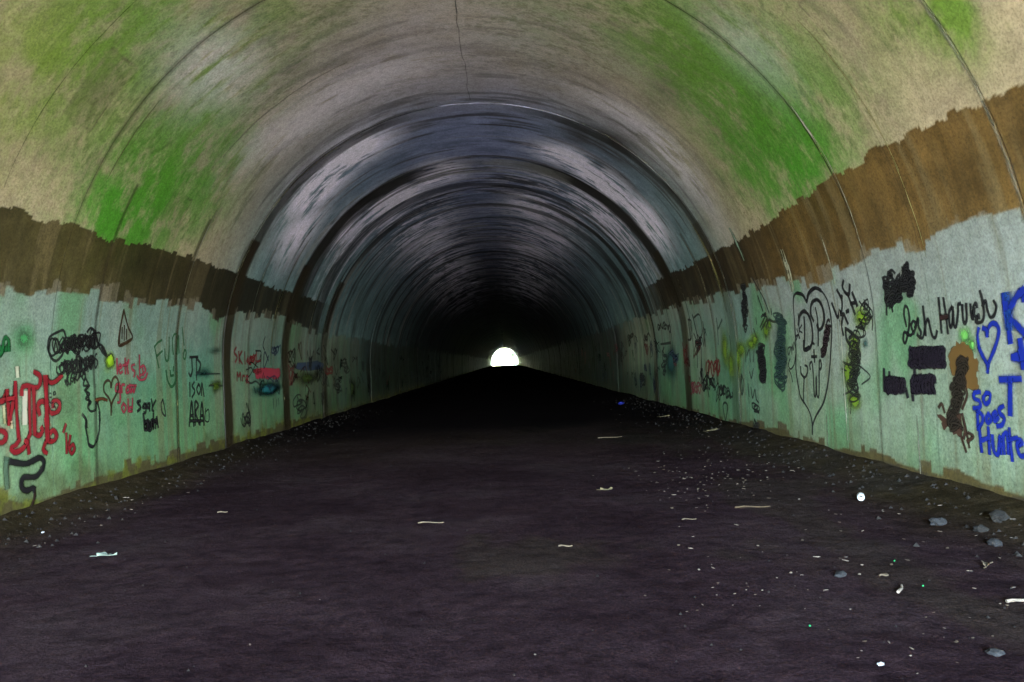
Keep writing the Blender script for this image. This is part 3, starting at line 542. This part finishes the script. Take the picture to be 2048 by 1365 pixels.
# ---- far right bay
graffiti('yellow green spray column beside the right hand seam', 'H', [('cloud', (.19, .31, .012), .68, [(345, 640, 45, 240), (395, 760, 40, 230), (450, 720, 40, 190), (480, 640, 60, 110), (560, 590, 70, 70), (600, 560, 60, 90), (690, 480, 50, 120), (720, 420, 35, 90)])])
graffiti('tall black oval scribble on the right wall', 'H', [(BLACK, .030, [scrib([(500,80),(510,200),(512,330),(516,450)], 28, 40, 11, 51), scrib([(505,120),(515,440)], 20, 70, 9, 52)])])
graffiti('long slanting black strokes on the right wall', 'H', [(BLACK, .026, [[(570,20),(620,110),(670,200),(718,325)], [(620,180),(665,310)], [(650,360),(692,330),(640,450)], [(660,340),(700,370),(650,470)], [(720,380),(760,400),(820,380)], [(585,460),(610,540)], [(605,370),(612,420)], [(690,540),(700,420),(720,390)], [(735,290),(740,340)]])])
graffiti('dark teal vertical scribble on the right wall', 'H', [('cloud', DTEAL, .6, [(820, 650, 90, 420)]), (DTEAL, .022, [scrib([(785,340),(830,420),(830,480)], 45, 40, 9, 55), scrib([(820,480),(820,650),(820,800),(835,960)], 52, 50, 22, 56)])])
graffiti('black scribbled column beside the teal scribble', 'H', [(BLACK, .034, [scrib([(650,610),(655,700),(665,790)], 40, 35, 10, 57), scrib([(665,800),(668,910)], 32, 45, 10, 58), scrib([(640,650),(670,900)], 25, 40, 8, 59)])])
graffiti('small dark lettering rows low on the right wall', 'H', [(BLACK, .026, [[(520,645),(520,742)], [(530,690),(550,640),(560,742)], [(590,650),(585,742)], [(540,930),(550,1040)], [(565,960),(580,1050),(598,980),(610,1060),(630,1090)], [(555,830),(570,880),(585,800)], [(485,850),(475,940),(490,1022),(505,930),(485,850)], [(482,870),(495,1000)], scrib([(590,1110),(625,1170)], 25, 30, 4, 60), scrib([(590,1270),(620,1290)], 20, 40, 4, 61), [(385,520),(398,640),(385,722)], [(385,730),(388,800)]])])
graffiti('red crossed out block left of the right hand seam', 'H', [((.20,.012,.012), .045, [scrib([(190,790),(310,785)], 14, 65, 9, 62)]), ((.24,.03,.05), .040, [scrib([(60,960),(140,970)], 14, 55, 6, 63)]), (BLACK, .045, [scrib([(175,920),(255,910)], 18, 60, 7, 64)])])
graffiti('black lettering and small heart left of the right hand seam', 'H', [(BLACK, .032, [scrib([(310,980),(400,1020)], 18, 50, 7, 65), [(350,1245),(330,1120),(350,1090),(370,1130),(352,1245)], [(42,365),(52,555)], [(30,380),(60,400),(60,540),(30,555)], [(80,365),(130,342),(152,500),(112,562),(80,500)], [(158,400),(182,612)], [(110,600),(150,590)], [(110,620),(112,790)], [(145,620),(148,820)], [(195,960),(210,1040)]]), ((.01,.05,.03), .034, [[(275,370),(290,595)], [(322,380),(290,460)]])])
graffiti('teal and dark tags in the third bay of the right wall', 'J', [('cloud', (.01, .09, .09), .9, [(1850, 560, 60, 130)]), (BLACK, .05, [scrib([(1800,480),(1810,640)], 20, 40, 5, 70), [(1780,440),(1850,430)], [(1970,270),(1985,400)], [(2000,240),(2040,420)], scrib([(1760,310),(1850,330)], 12, 30, 5, 71), scrib([(1560,400),(1590,380)], 12, 22, 3, 72), scrib([(1670,400),(1700,390)], 12, 30, 3, 73), scrib([(1640,640),(1670,700)], 14, 35, 4, 75)])])
# ---- far tags, one after another down both walls
def far_tags():
    r = random.Random(5)
    for side in (0, 1):
        y = 15.0
        while y < 60:
            k = Ink(); n = r.choice([2, 3, 3, 4]); col = r.choice([BLACK, BLACK, BLACK, DBLUE, (.16,.012,.015), DTEAL])
            for j in range(n):
                cy, ch = y + r.uniform(0, 1.6), r.uniform(.55, 2.0); w, hh = r.uniform(.15, .5), r.uniform(.12, .35)
                pl = [(cy + w*math.cos(a*1.9 + j)*r.uniform(.5, 1), (ch + hh*math.sin(a*2.3)*r.uniform(.5, 1))) for a in range(r.randint(4, 11))]
                if side: pl = [(a, LEN - b) for a, b in pl]
                k.line(pl, r.uniform(.025, .055), col, alpha=r.uniform(.5, .95))
            k.build('graffiti', tunnel); y += r.uniform(.7, 1.5)
far_tags()

# ---- lime lines that have run out of cracks and joints
def lime_line(label, y, pts, w, col=(.50, .45, .30), alpha=.8, wob=.03, strands=1):
    """pts: list of (s0, s1) runs round the section"""
    k = Ink(); r = random.Random(int(y*100) + len(pts))
    for (a, b) in pts:
        for q in range(strands):
            n = max(4, int(abs(b - a)/.22)); yy = y + (r.uniform(-.12, .12) if strands > 1 else 0); pl = []
            for i in range(n + 1):
                yy += r.uniform(-wob, wob)*.35; pl.append((yy, a + (b - a)*i/n))
            k.line(pl, w*.75*r.uniform(.6, 1.3), col, soft=.9, alpha=alpha*r.uniform(.6, 1), n=4, jit=.45, taper=True)
    o = k.build('lime_streak', tunnel, label); return o
def S_(px, py): return at(px, py)[1]
RS = lambda h: LEN - h
YEL = (.46, .40, .16); PALE = (.56, .55, .44)
lime_line(None, 12.05, [(.05, 1.5), (1.4, 2.7), (2.9, 4.3)], .03, YEL, .7); lime_line(None, 12.1, [(2.75, 4.2)], .045, PALE, .95)
lime_line(None, 11.2, [(4.9, 7.2)], .035, PALE, .6); lime_line(None, 7.45, [(3.4, 6.4)], .014, (.09, .075, .04), .5); lime_line(None, 9.0, [(3.9, 5.0)], .02, (.30,.26,.12), .6)
lime_line(None, 9.66, [(.25, 1.4), (1.1, 2.6)], .02, (.30, .28, .18), .45)
lime_line(None, 15.35, [(.2, 2.0), (1.9, 3.4), (3.2, 4.2)], .04, (.50, .55, .45), .75); lime_line(None, 16.9, [(1.6, 3.2), (2.4, 4.6)], .05, YEL, .7, strands=2); lime_line(None, 17.75, [(.05, 1.0)], .05, YEL, .5)
lime_line(None, 14.0, [(2.6, 4.6), (4.4, 6.8)], .035, YEL, .7, strands=2); lime_line(None, 14.0, [(6.6, 9.2), (8.8, 11.4), (11.0, 13.6)], .03, (.55, .50, .34), .75, strands=1)
lime_line(None, 19.9, [(1.4, 3.6), (2.9, 5.0)], .06, (.50, .47, .33), .7); lime_line(None, 21.5, [(.6, 2.0), (2.3, 4.6)], .06, (.40, .36, .24), .6, strands=2)
lime_line(None, 17.75, [(6.4, 8.8), (8.6, 9.6)], .03, PALE, .9); lime_line(None, 21.6, [(7.0, 11.0)], .04, (.5, .48, .45), .6); lime_line(None, 23.6, [(3.0, 5.5)], .06, (.4, .4, .4), .5)
lime_line(None, 9.64, [(RS(.28), RS(2.0))], .026, PALE, .95); lime_line(None, 9.64, [(RS(2.25), RS(2.9))], .03, PALE, .7)
lime_line(None, 8.75, [(RS(.1), RS(1.5)), (RS(3.2), RS(4.6))], .03, YEL, .45); lime_line(None, 8.72, [(RS(2.6), RS(4.2)), (RS(3.9), RS(4.4))], .035, PALE, .85)
lime_line(None, 7.95, [(RS(.05), RS(.7))], .034, (.4,.38,.3), .75); lime_line(None, 7.85, [(RS(.5), RS(1.3))], .02, PALE, .5); lime_line(None, 7.5, [(RS(2.3), RS(3.4)), (RS(3.2), RS(5.0))], .016, YEL, .85)
lime_line(None, 6.02, [(RS(1.8), RS(3.4)), (RS(3.2), RS(5.6))], .085, (.30, .27, .21), .55, wob=.01); lime_line(None, 10.25, [(RS(.1), RS(.55))], .04, (.36,.34,.25), .65); lime_line(None, 13.5, [(RS(.1), RS(1.4))], .03, YEL, .4)
lime_line(None, 14.1, [(RS(.05), RS(1.3)), (RS(1.2), RS(3.6))], .022, YEL, .5, strands=2); lime_line(None, 14.45, [(RS(2.2), RS(3.9)), (RS(2.5), RS(4.2))], .04, YEL, .7, strands=3); lime_line(None, 15.5, [(RS(.8), RS(2.6)), (RS(2.3), RS(4.0))], .04, (.42,.38,.24), .6, strands=2)
lime_line(None, 12.7, [(RS(3.0), RS(3.55))], .12, (.36, .50, .36), .8); lime_line(None, 12.4, [(RS(2.2), RS(3.1))], .025, (.4,.36,.2), .5); lime_line(None, 11.0, [(RS(2.3), RS(2.9))], .09, (.42,.40,.27), .75, strands=3)
lime_line(None, 17.2, [(RS(1.5), RS(3.6))], .05, (.4,.36,.26), .55, strands=2); lime_line(None, 19.5, [(RS(.6), RS(3.2))], .05, (.36,.33,.24), .5, strands=2); lime_line(None, 22.5, [(RS(1.0), RS(3.4))], .06, (.36,.33,.28), .5, strands=2)
def crown_line():
    k = Ink(); r = random.Random(4)
    a = at(908, 0); b = at(938, 190)
    pl = [(y, np.interp(y, [a[0], b[0]], [a[1], b[1]]) + r.uniform(-.02, .02)) for y in np.arange(8.4, 14.0, .25)]
    k.line(pl, .008, (.05, .04, .04), soft=.8, alpha=.45, jit=.5); k.line(pl[2:9], .007, (.5, .5, .48), soft=.8, alpha=.6, jit=.6)
    k.build('crown_crack', tunnel)
crown_line()

# ------------------------------------------------------------------ ground
def floor_z(x, y):
    w = np.clip((np.abs(x) - 3.6)/1.1, 0, 1)
    return .045*(fbm(x*.5, y*.5, 91) - .5) + .022*(fbm(x*3, y*3, 93) - .5) + w*w*(.10 + .10*(fbm(x*1.5, y*1.2, 95) - .3)) + .05*np.exp(-((y - 190)/60)**2)
def road():
    xs = np.linspace(-TR - .12, TR + .12, 190); ys = np.concatenate([np.arange(-12.1, 3, .2), np.arange(3, 12, .045), np.arange(12, 25, .11), np.arange(25, 60, .5), np.arange(60, Y1 + .1, 3)])
    Y, X = np.meshgrid(ys, xs, indexing='ij'); Z = floor_z(X, Y)
    w = sstep(3.3, 4.5, np.abs(X) + .9*(fbm(X*1.2, Y*1.0, 97) - .5))
    dirt = np.stack([.042 + 0*X, .032 + 0*X, .017 + 0*X], -1)*(.4 + 1.0*fbm(X*3, Y*3, 99))[..., None]
    blot = sstep(.58, .7, fbm(X*.9, Y*.55, 101))*.5*(X > 0)
    dirt = mix(dirt, [.03, .026, .026], blot)
    dirt = dirt*.6
    depth_dim = sstep(9, 19, Y + 4*(fbm(X*.5, Y*.3, 103) - .5))*.95  # floor darkens with depth, fading light put into its colour
    dirt = mix(dirt, [.0032, .0028, .0033], depth_dim); w = np.maximum(w*.9, depth_dim)
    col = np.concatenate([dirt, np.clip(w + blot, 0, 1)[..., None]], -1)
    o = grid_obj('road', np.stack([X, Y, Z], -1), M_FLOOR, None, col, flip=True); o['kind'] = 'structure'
road()
M_GROUND = plain('ground_earth', [(.3, (.15, .16, .15)), (.6, (.22, .23, .22)), (.8, (.28, .28, .27))], .6, .95)
g = mesh_obj('ground', [(-1500, -1500, -.12), (1500, -1500, -.12), (1500, 1800, -.12), (-1500, 1800, -.12)], [(0, 1, 2, 3)], M_GROUND); g['kind'] = 'structure'

# ------------------------------------------------------------------ outside the far mouth
def hillside():
    xs = np.linspace(-70, 70, 57); ys = np.linspace(268.5, 420, 40); Y, X = np.meshgrid(ys, xs, indexing='ij')
    cut = np.clip((np.abs(X) - 6.5)*1.25, 0, 21); back = np.clip((Y - 300)*.16, 0, 30)  # cut: tall side banks added to block sky and sun at the exit
    Z = np.maximum(cut, back)*(.6 + .8*fbm(X*.06, Y*.06, 111)) + .5*fbm(X*.4, Y*.4, 113) - .45
    o = grid_obj('hill_and_shade_banks', np.stack([X, Y, Z], -1), plain('hill_grass', [(.3, (.05, .08, .02)), (.7, (.12, .14, .05))], .8, .95), None, flip=True); o['kind'] = 'structure'
hillside()
M_BARK = plain('bark', [(.3, (.05, .04, .03)), (.7, (.14, .11, .08))], 6, .9, .02)
M_LEAF = plain('foliage', [(.3, (.03, .05, .02)), (.7, (.06, .09, .03))], 1.5, .6)
def tree(x, y, h, seed, label):
    r = random.Random(seed); t = tag(empty('tree', (x, y, .1)), label, 'tree', 'trees beyond the far mouth')
    v = []; f = []
    def limb(a, b, ra, rb):
        a, b = Vector(a), Vector(b); d = (b - a).normalized(); u = d.orthogonal().normalized(); w = d.cross(u); i = len(v)
        for (c, q) in ((a, ra), ((a + b)/2 + Vector((r.uniform(-.1, .1), r.uniform(-.1, .1), 0)), (ra + rb)/2), (b, rb)):
            for k in range(7): v.append(c + (u*math.cos(k*2*math.pi/7) + w*math.sin(k*2*math.pi/7))*q)
        for l in range(2):
            for k in range(7): f.append((i + l*7 + k, i + l*7 + (k+1) % 7, i + l*7 + 7 + (k+1) % 7, i + l*7 + 7 + k))
    limb((0, 0, -.4), (r.uniform(-.3, .3), 0, h*.55), h*.028, h*.015); tips = []
    for k in range(9):
        a = r.uniform(0, 6.28); z = h*r.uniform(.3, .6); e = (math.cos(a)*h*r.uniform(.15, .3), math.sin(a)*h*r.uniform(.15, .3), z + h*r.uniform(.1, .35)); limb((0, 0, z), e, h*.01, h*.004); tips.append(e)
    mesh_obj('trunk', v, f, M_BARK, t)
    lv = []; lf = []
    for e in tips + [(0, 0, h*.85), (0, 0, h*.7)]:
        for k in range(170):
            c = Vector(e) + Vector((r.gauss(0, 1), r.gauss(0, 1), r.gauss(0, .8)))*h*.085; u = Vector((r.gauss(0, 1), r.gauss(0, 1), r.gauss(0, 1))).normalized(); w = u.orthogonal().normalized(); q = r.uniform(.12, .3); i = len(lv)
            lv.extend([c - u*q, c + w*q*.6, c + u*q, c - w*q*.6]); lf.append((i, i+1, i+2, i+3))
    mesh_obj('crown', lv, lf, M_LEAF, t)
tree(-3.4, 291, 7.5, 1, 'green tree at the left inside the bright far mouth'); tree(.6, 300, 9.0, 2, 'tall green tree in the middle of the bright far mouth'); tree(3.6, 294, 6.0, 3, 'small green tree at the right inside the bright far mouth')

# ------------------------------------------------------------------ things lying on the road
def floor_pt(px, py):
    p = at_floor(px, py)
    for _ in range(3): p = at_floor(px, py, float(floor_z(p[0], p[1])))
    return float(p[0]), float(p[1]), float(floor_z(p[0], p[1]))
M_CHIP = plain('pale_wood', [(.3, (.11, .085, .062)), (.7, (.25, .205, .165))], 30, .8)
M_CHIP2 = plain('tan_leaf_litter', [(.3, (.06, .042, .026)), (.7, (.12, .09, .055))], 30, .8)
M_STONE = plain('grey_stone', [(.3, (.008, .008, .009)), (.7, (.018, .018, .020))], 25, .85, .01)
M_CRUMB = plain('dark_crumbs', [(.3, (.004, .003, .0024)), (.7, (.011, .0085, .006))], 12, .95)
M_LEAFP = plain('pale_leaf', [(.3, (.14, .19, .15)), (.7, (.26, .31, .25))], 20, .7)
M_LEAFT = plain('tan_leaf', [(.3, (.10, .08, .045)), (.7, (.18, .15, .08))], 20, .7)
M_ALU = plain('brushed_tin', [(.3, (.72, .74, .76)), (.7, (.86, .87, .88))], 40, .45)
M_LID = plain('can_lid', [(.3, (.26, .28, .30)), (.7, (.38, .40, .42))], 60, .5)
M_BLACK = plain('black_hole', [(.3, (.01, .01, .01)), (.7, (.02, .02, .02))], 20, .6)
M_BLUEP = plain('blue_plastic', [(.3, (.008, .012, .16)), (.7, (.015, .025, .24))], 20, .4)
M_PAPER = plain('white_paper', [(.3, (.24, .25, .25)), (.7, (.34, .35, .34))], 20, .8)
M_GREENP = plain('green_plastic', [(.3, (.01, .35, .10)), (.7, (.03, .5, .16))], 20, .5)
def lump_mesh(name, sx, sy, sz, m, seed, sub=1):
    r = random.Random(seed); bm = bmesh.new(); bmesh.ops.create_icosphere(bm, subdivisions=sub, radius=1)
    for v in bm.verts: k = r.uniform(.72, 1.2); v.co = Vector((v.co.x*sx*k, v.co.y*sy*k, (v.co.z*k*.9 + .55)*sz))
    me = bpy.data.meshes.new(name); bm.to_mesh(me); bm.free(); me.materials.append(m); return me
def place(name, me, px, py, rz, label, cat, group=None, scale=1.0, dz=0.0):
    x, y, z = floor_pt(px, py); o = bpy.data.objects.new(name, me); COL.objects.link(o); o.location = (x, y, z + dz); o.rotation_euler = (0, 0, rz); o.scale = (scale,)*3
    return tag(o, label, cat, group)
chips = [lump_mesh('wood_chip', a, b, c, m, i) for i, (a, b, c, m) in enumerate([(.020,.008,.004,M_CHIP), (.012,.009,.005,M_CHIP), (.028,.006,.004,M_CHIP), (.014,.012,.005,M_CHIP2), (.022,.012,.003,M_CHIP2)])]
rr = random.Random(21)
ZONES = [('small pale wood chip lying alone on the bare middle of the road', 'pale chips on the middle of the road'),
         ('tiny pale wood chip in the dense scatter below the large heart', 'pale chips in the dense scatter'),
         ('small pale wood chip on the road before the right wall', 'pale chips before the right wall'),
         ('pale wood chip on the nearest stretch of road at bottom right', 'pale chips at bottom right'),
         ('small pale wood chip in the dirt along the foot of the left wall', 'pale chips along the left wall'),
         ('faint pale wood chip far inside the tunnel beyond the dense scatter', 'pale chips far inside')]
def chip(px, py, z=0):
    place('wood_chip', chips[rr.randrange(5)], px, py, rr.uniform(0, 3.1), ZONES[z][0], 'wood chip', ZONES[z][1], rr.uniform(.45, 1.25)*(.62 if py > 1150 else 1))
for _ in range(140): chip(rr.gauss(1410, 85), max(905, rr.gauss(958, 26)), 1)
for _ in range(80):
    px = rr.uniform(1300, 2040); chip(px, rr.uniform(1010 + max(0, px - 1900)*.1, 1228), 2)
for _ in range(18): chip(rr.uniform(1650, 2040), rr.uniform(1230, 1350), 3)
for _ in range(22):
    px = rr.uniform(20, 560); chip(px, 1062 - .34*px + rr.uniform(14, 60), 4)
for _ in range(14): chip(rr.uniform(1200, 1500), rr.uniform(828, 900), 5)
for p in [(500,1290),(640,1200),(1290,1192),(1070,1310)]: chip(*p)
def leaf(px, py, L, m, rz, label, seed):
    r = random.Random(seed); v = []; f = []; n = 9
    for i in range(n):
        t = i/(n-1); w = L*.26*math.sin(math.pi*min(1, t*.92 + .04))**.8*(1 + r.uniform(-.25, .25)); z = .012*math.sin(t*5 + seed) + .012
        v += [(L*(t - .5), -w, z + .012), (L*(t - .5), 0, z*.4), (L*(t - .5), w, z + .014*r.random())]
    for i in range(n - 1):
        a = i*3; f += [(a, a+3, a+4, a+1), (a+1, a+4, a+5, a+2)]
    x, y, z = floor_pt(px, py); t = tag(empty('leaf', (x, y, z + .002), rz), label, 'leaf')
    b = mesh_obj('blade', v, f, m, t); md = b.modifiers.new('thick', 'SOLIDIFY'); md.thickness = .0015
    k = []; kf = []
    for i in range(5):
        q = i/4; c = (-L*.5 - L*.35*q, .012*math.sin(q*3), .006 + .004*q)
        for j in range(4): k.append((c[0], c[1] + .002*math.cos(j*1.57), c[2] + .002*math.sin(j*1.57)))
    for i in range(4):
        for j in range(4): kf.append((i*4+j, i*4+(j+1) % 4, i*4+4+(j+1) % 4, i*4+4+j))
    mesh_obj('stem', k, kf, m, t)
leaf(214, 1113, .15, M_LEAFP, .25, 'pale green curled leaf lying alone on the road by the left wall', 1)
leaf(1213, 981, .13, M_LEAFT, .1, 'tan dry leaf on the road left of the pale chips', 2)
leaf(1425, 862, .26, M_LEAFT, .5, 'yellowish dry leaf at the foot of the right wall', 3)
leaf(1330, 834, .22, M_LEAFT, .0, 'faint tan leaf lying deep in the tunnel near the right wall', 4)
leaf(945 + 1030, 1133, .13, M_CHIP2, .9, 'brown curled leaf near the right wall at the edge of the photo', 6)
M_STRIP = plain('dark_bark_strip', [(.3, (.03, .018, .009)), (.7, (.07, .045, .02))], 25, .9)
def stick(px, py, L, rad, rz, m, label, seed):
    r = random.Random(seed); v = []; f = []; n = 9
    for i in range(n):
        t = i/(n-1); c = (L*(t - .5), .018*L/.2*math.sin(t*4 + seed)*.5, rad + .004*math.sin(t*6)); q = rad*(1 - .35*t)*r.uniform(.85, 1.1)
        for j in range(6): v.append((c[0], c[1] + q*math.cos(j*1.047), c[2] + q*math.sin(j*1.047)))
    for i in range(n - 1):
        for j in range(6): f.append((i*6+j, i*6+(j+1) % 6, i*6+6+(j+1) % 6, i*6+6+j))
    f.append(tuple(range(5, -1, -1))); f.append(tuple(range((n-1)*6, n*6)))
    x, y, z = floor_pt(px, py); o = mesh_obj('stick', v, f, m, None); o.location = (x, y, z + .001); o.rotation_euler = (0, 0, rz); tag(o, label, 'stick')
stick(862, 1047, .24, .007, .02, M_CHIP2, 'thin pale stick lying across the middle of the dark road', 1)
stick(1131, 1094, .11, .007, .0, M_CHIP2, 'short orange tan twig in the middle of the road', 2)
stick(1801, 1181, .16, .010, .95, M_CHIP, 'pale stick lying slanted on the road at the right', 3)
stick(2036, 1205, .14, .011, .06, M_CHIP, 'thick pale stick cut off by the right edge', 4)
stick(445, 1026, .10, .007, .1, M_CHIP2, 'little tan twig on the road near the left wall', 5)
stick(1378, 1040, .13, .005, .05, M_CHIP2, 'very thin pale twig below the scatter of chips', 6)
stick(1505, 1016, .32, .009, .03, M_STRIP, 'flat brown strip of bark below the scatter of chips', 7)
stick(1220, 876, .45, .008, .2, M_CHIP2, 'pale bent twig lying deep in the tunnel', 8)
stick(1768, 1153, .06, .007, .1, M_CHIP2, 'tiny pale twig beside the grey stone', 9)
def stone(px, py, a, b, c, label, seed, m=None): place('stone', lump_mesh('stone', a, b, c, m or M_STONE, seed, 2), px, py, seed*1.3, label, 'stone')
stone(1680, 1153, .055, .035, .022, 'flat grey stone alone on the road left of the slanted stick', 3)
stone(1876, 1050, .07, .05, .04, 'bluish grey stone near the foot of the right wall', 5)
stone(1990, 1091, .06, .045, .03, 'grey stone near the right edge below the wall', 6)
stone(2000, 1040, .11, .07, .05, 'large dark clod of earth against the right wall', 8, M_CRUMB)
stone(1990, 1310, .04, .03, .02, 'dark stone at the bottom right corner', 9)
stone(1960, 1062, .06, .05, .03, 'small brown clod of earth before the right wall', 10, M_CRUMB)
for i, (px, py, lb) in enumerate([(1762, 1331, 'crumpled white paper scrap at the bottom right'), (86, 1066, 'little white paper scrap by the foot of the left wall')]):
    place('paper_scrap', lump_mesh('paper_scrap', .016, .012, .010, M_PAPER, 30 + i, 2), px, py, i, lb, 'paper scrap')
place('plastic_scrap', lump_mesh('plastic_scrap', .11, .06, .05, M_BLUEP, 41, 2), 1243, 809, .4, 'blue plastic scrap lying far inside the tunnel', 'plastic scrap')
for px, py, lb in [(1789, 1123, 'bright green plastic scrap near the grey stone'), (1846, 1173, 'green plastic scrap right of the slanted stick'), (1620, 1253, 'turquoise green plastic scrap nearest the bottom')]:
    place('plastic_scrap', lump_mesh('plastic_scrap', .010, .006, .006, M_GREENP, int(px), 1), px, py, 1, lb, 'plastic scrap')
def can():
    x, y, z = floor_pt(1722, 1003); t = tag(empty('drink_can', (x, y, z + .033), -0.42), 'silver drink can lying with its open end towards the viewer', 'can')
    def lathe(prof, m, name):
        v = []; f = []; n = 24
        for (r, q) in prof:
            for j in range(n): v.append((r*math.cos(j*2*math.pi/n), q, r*math.sin(j*2*math.pi/n)))
        for i in range(len(prof) - 1):
            for j in range(n): f.append((i*n+j, i*n+(j+1) % n, i*n+n+(j+1) % n, i*n+n+j))
        return mesh_obj(name, v, f, m, t, smooth=True)
    lathe([(.026, 0), (.029, .004), (.033, .014), (.033, .10), (.028, .112), (.001, .114)], M_ALU, 'body')
    lid = lathe([(.026, 0), (.0285, -.002), (.0275, -.003), (.025, .003), (.001, .0035)], M_LID, 'lid')
    bm = bmesh.new(); bmesh.ops.create_circle(bm, cap_ends=True, radius=.0125, segments=14)
    for v in bm.verts: v.co = Vector((v.co.x, .0012 - .0003, v.co.y*.9 + .010))
    me = bpy.data.meshes.new('opening'); bm.to_mesh(me); bm.free(); me.materials.append(M_BLACK); o = bpy.data.objects.new('opening', me); COL.objects.link(o); o.parent = lid
    bm = bmesh.new(); bmesh.ops.create_uvsphere(bm, u_segments=10, v_segments=6, radius=1)
    for v in bm.verts: v.co = Vector((v.co.x*.006, v.co.y*.0012, v.co.z*.009 - .004))
    me = bpy.data.meshes.new('pull_tab'); bm.to_mesh(me); bm.free(); me.materials.append(M_ALU); o = bpy.data.objects.new('pull_tab', me); COL.objects.link(o); o.parent = lid
can()
def crumbs():
    v = []; f = []; r = np.random.default_rng(3); n = 5000
    side = r.random(n) < .5; y = 3.5 + 22*r.random(n)**1.6; e = np.abs(r.normal(0, .55, n)); x = np.where(side, -4.62 + e, 4.62 - e)
    k = 1100; x2 = r.uniform(-3.6, 4.2, k); y2 = 3.3 + 14*r.random(k)**1.5; x = np.concatenate([x, x2]); y = np.concatenate([y, y2])
    z = floor_z(x, y); sz = .004 + .034*r.random(len(x))**7; sz[n:] *= .45; rot = r.random(len(x))*6.28
    base = np.array([(1, 0, -.3), (-.5, .87, -.3), (-.5, -.87, -.3), (0, 0, 1)])
    for i in range(len(x)):
        c, s_ = math.cos(rot[i])*sz[i], math.sin(rot[i])*sz[i]
        for b in base: v.append((x[i] + b[0]*c - b[1]*s_, y[i] + b[0]*s_ + b[1]*c, z[i] + b[2]*sz[i]*.7))
        q = i*4; f += [(q, q+1, q+3), (q+1, q+2, q+3), (q+2, q, q+3)]
    o = mesh_obj('gravel', v, f, M_CRUMB); tag(o, 'loose gravel and earth crumbs along the foot of the walls', 'gravel', None, 'stuff')
crumbs()
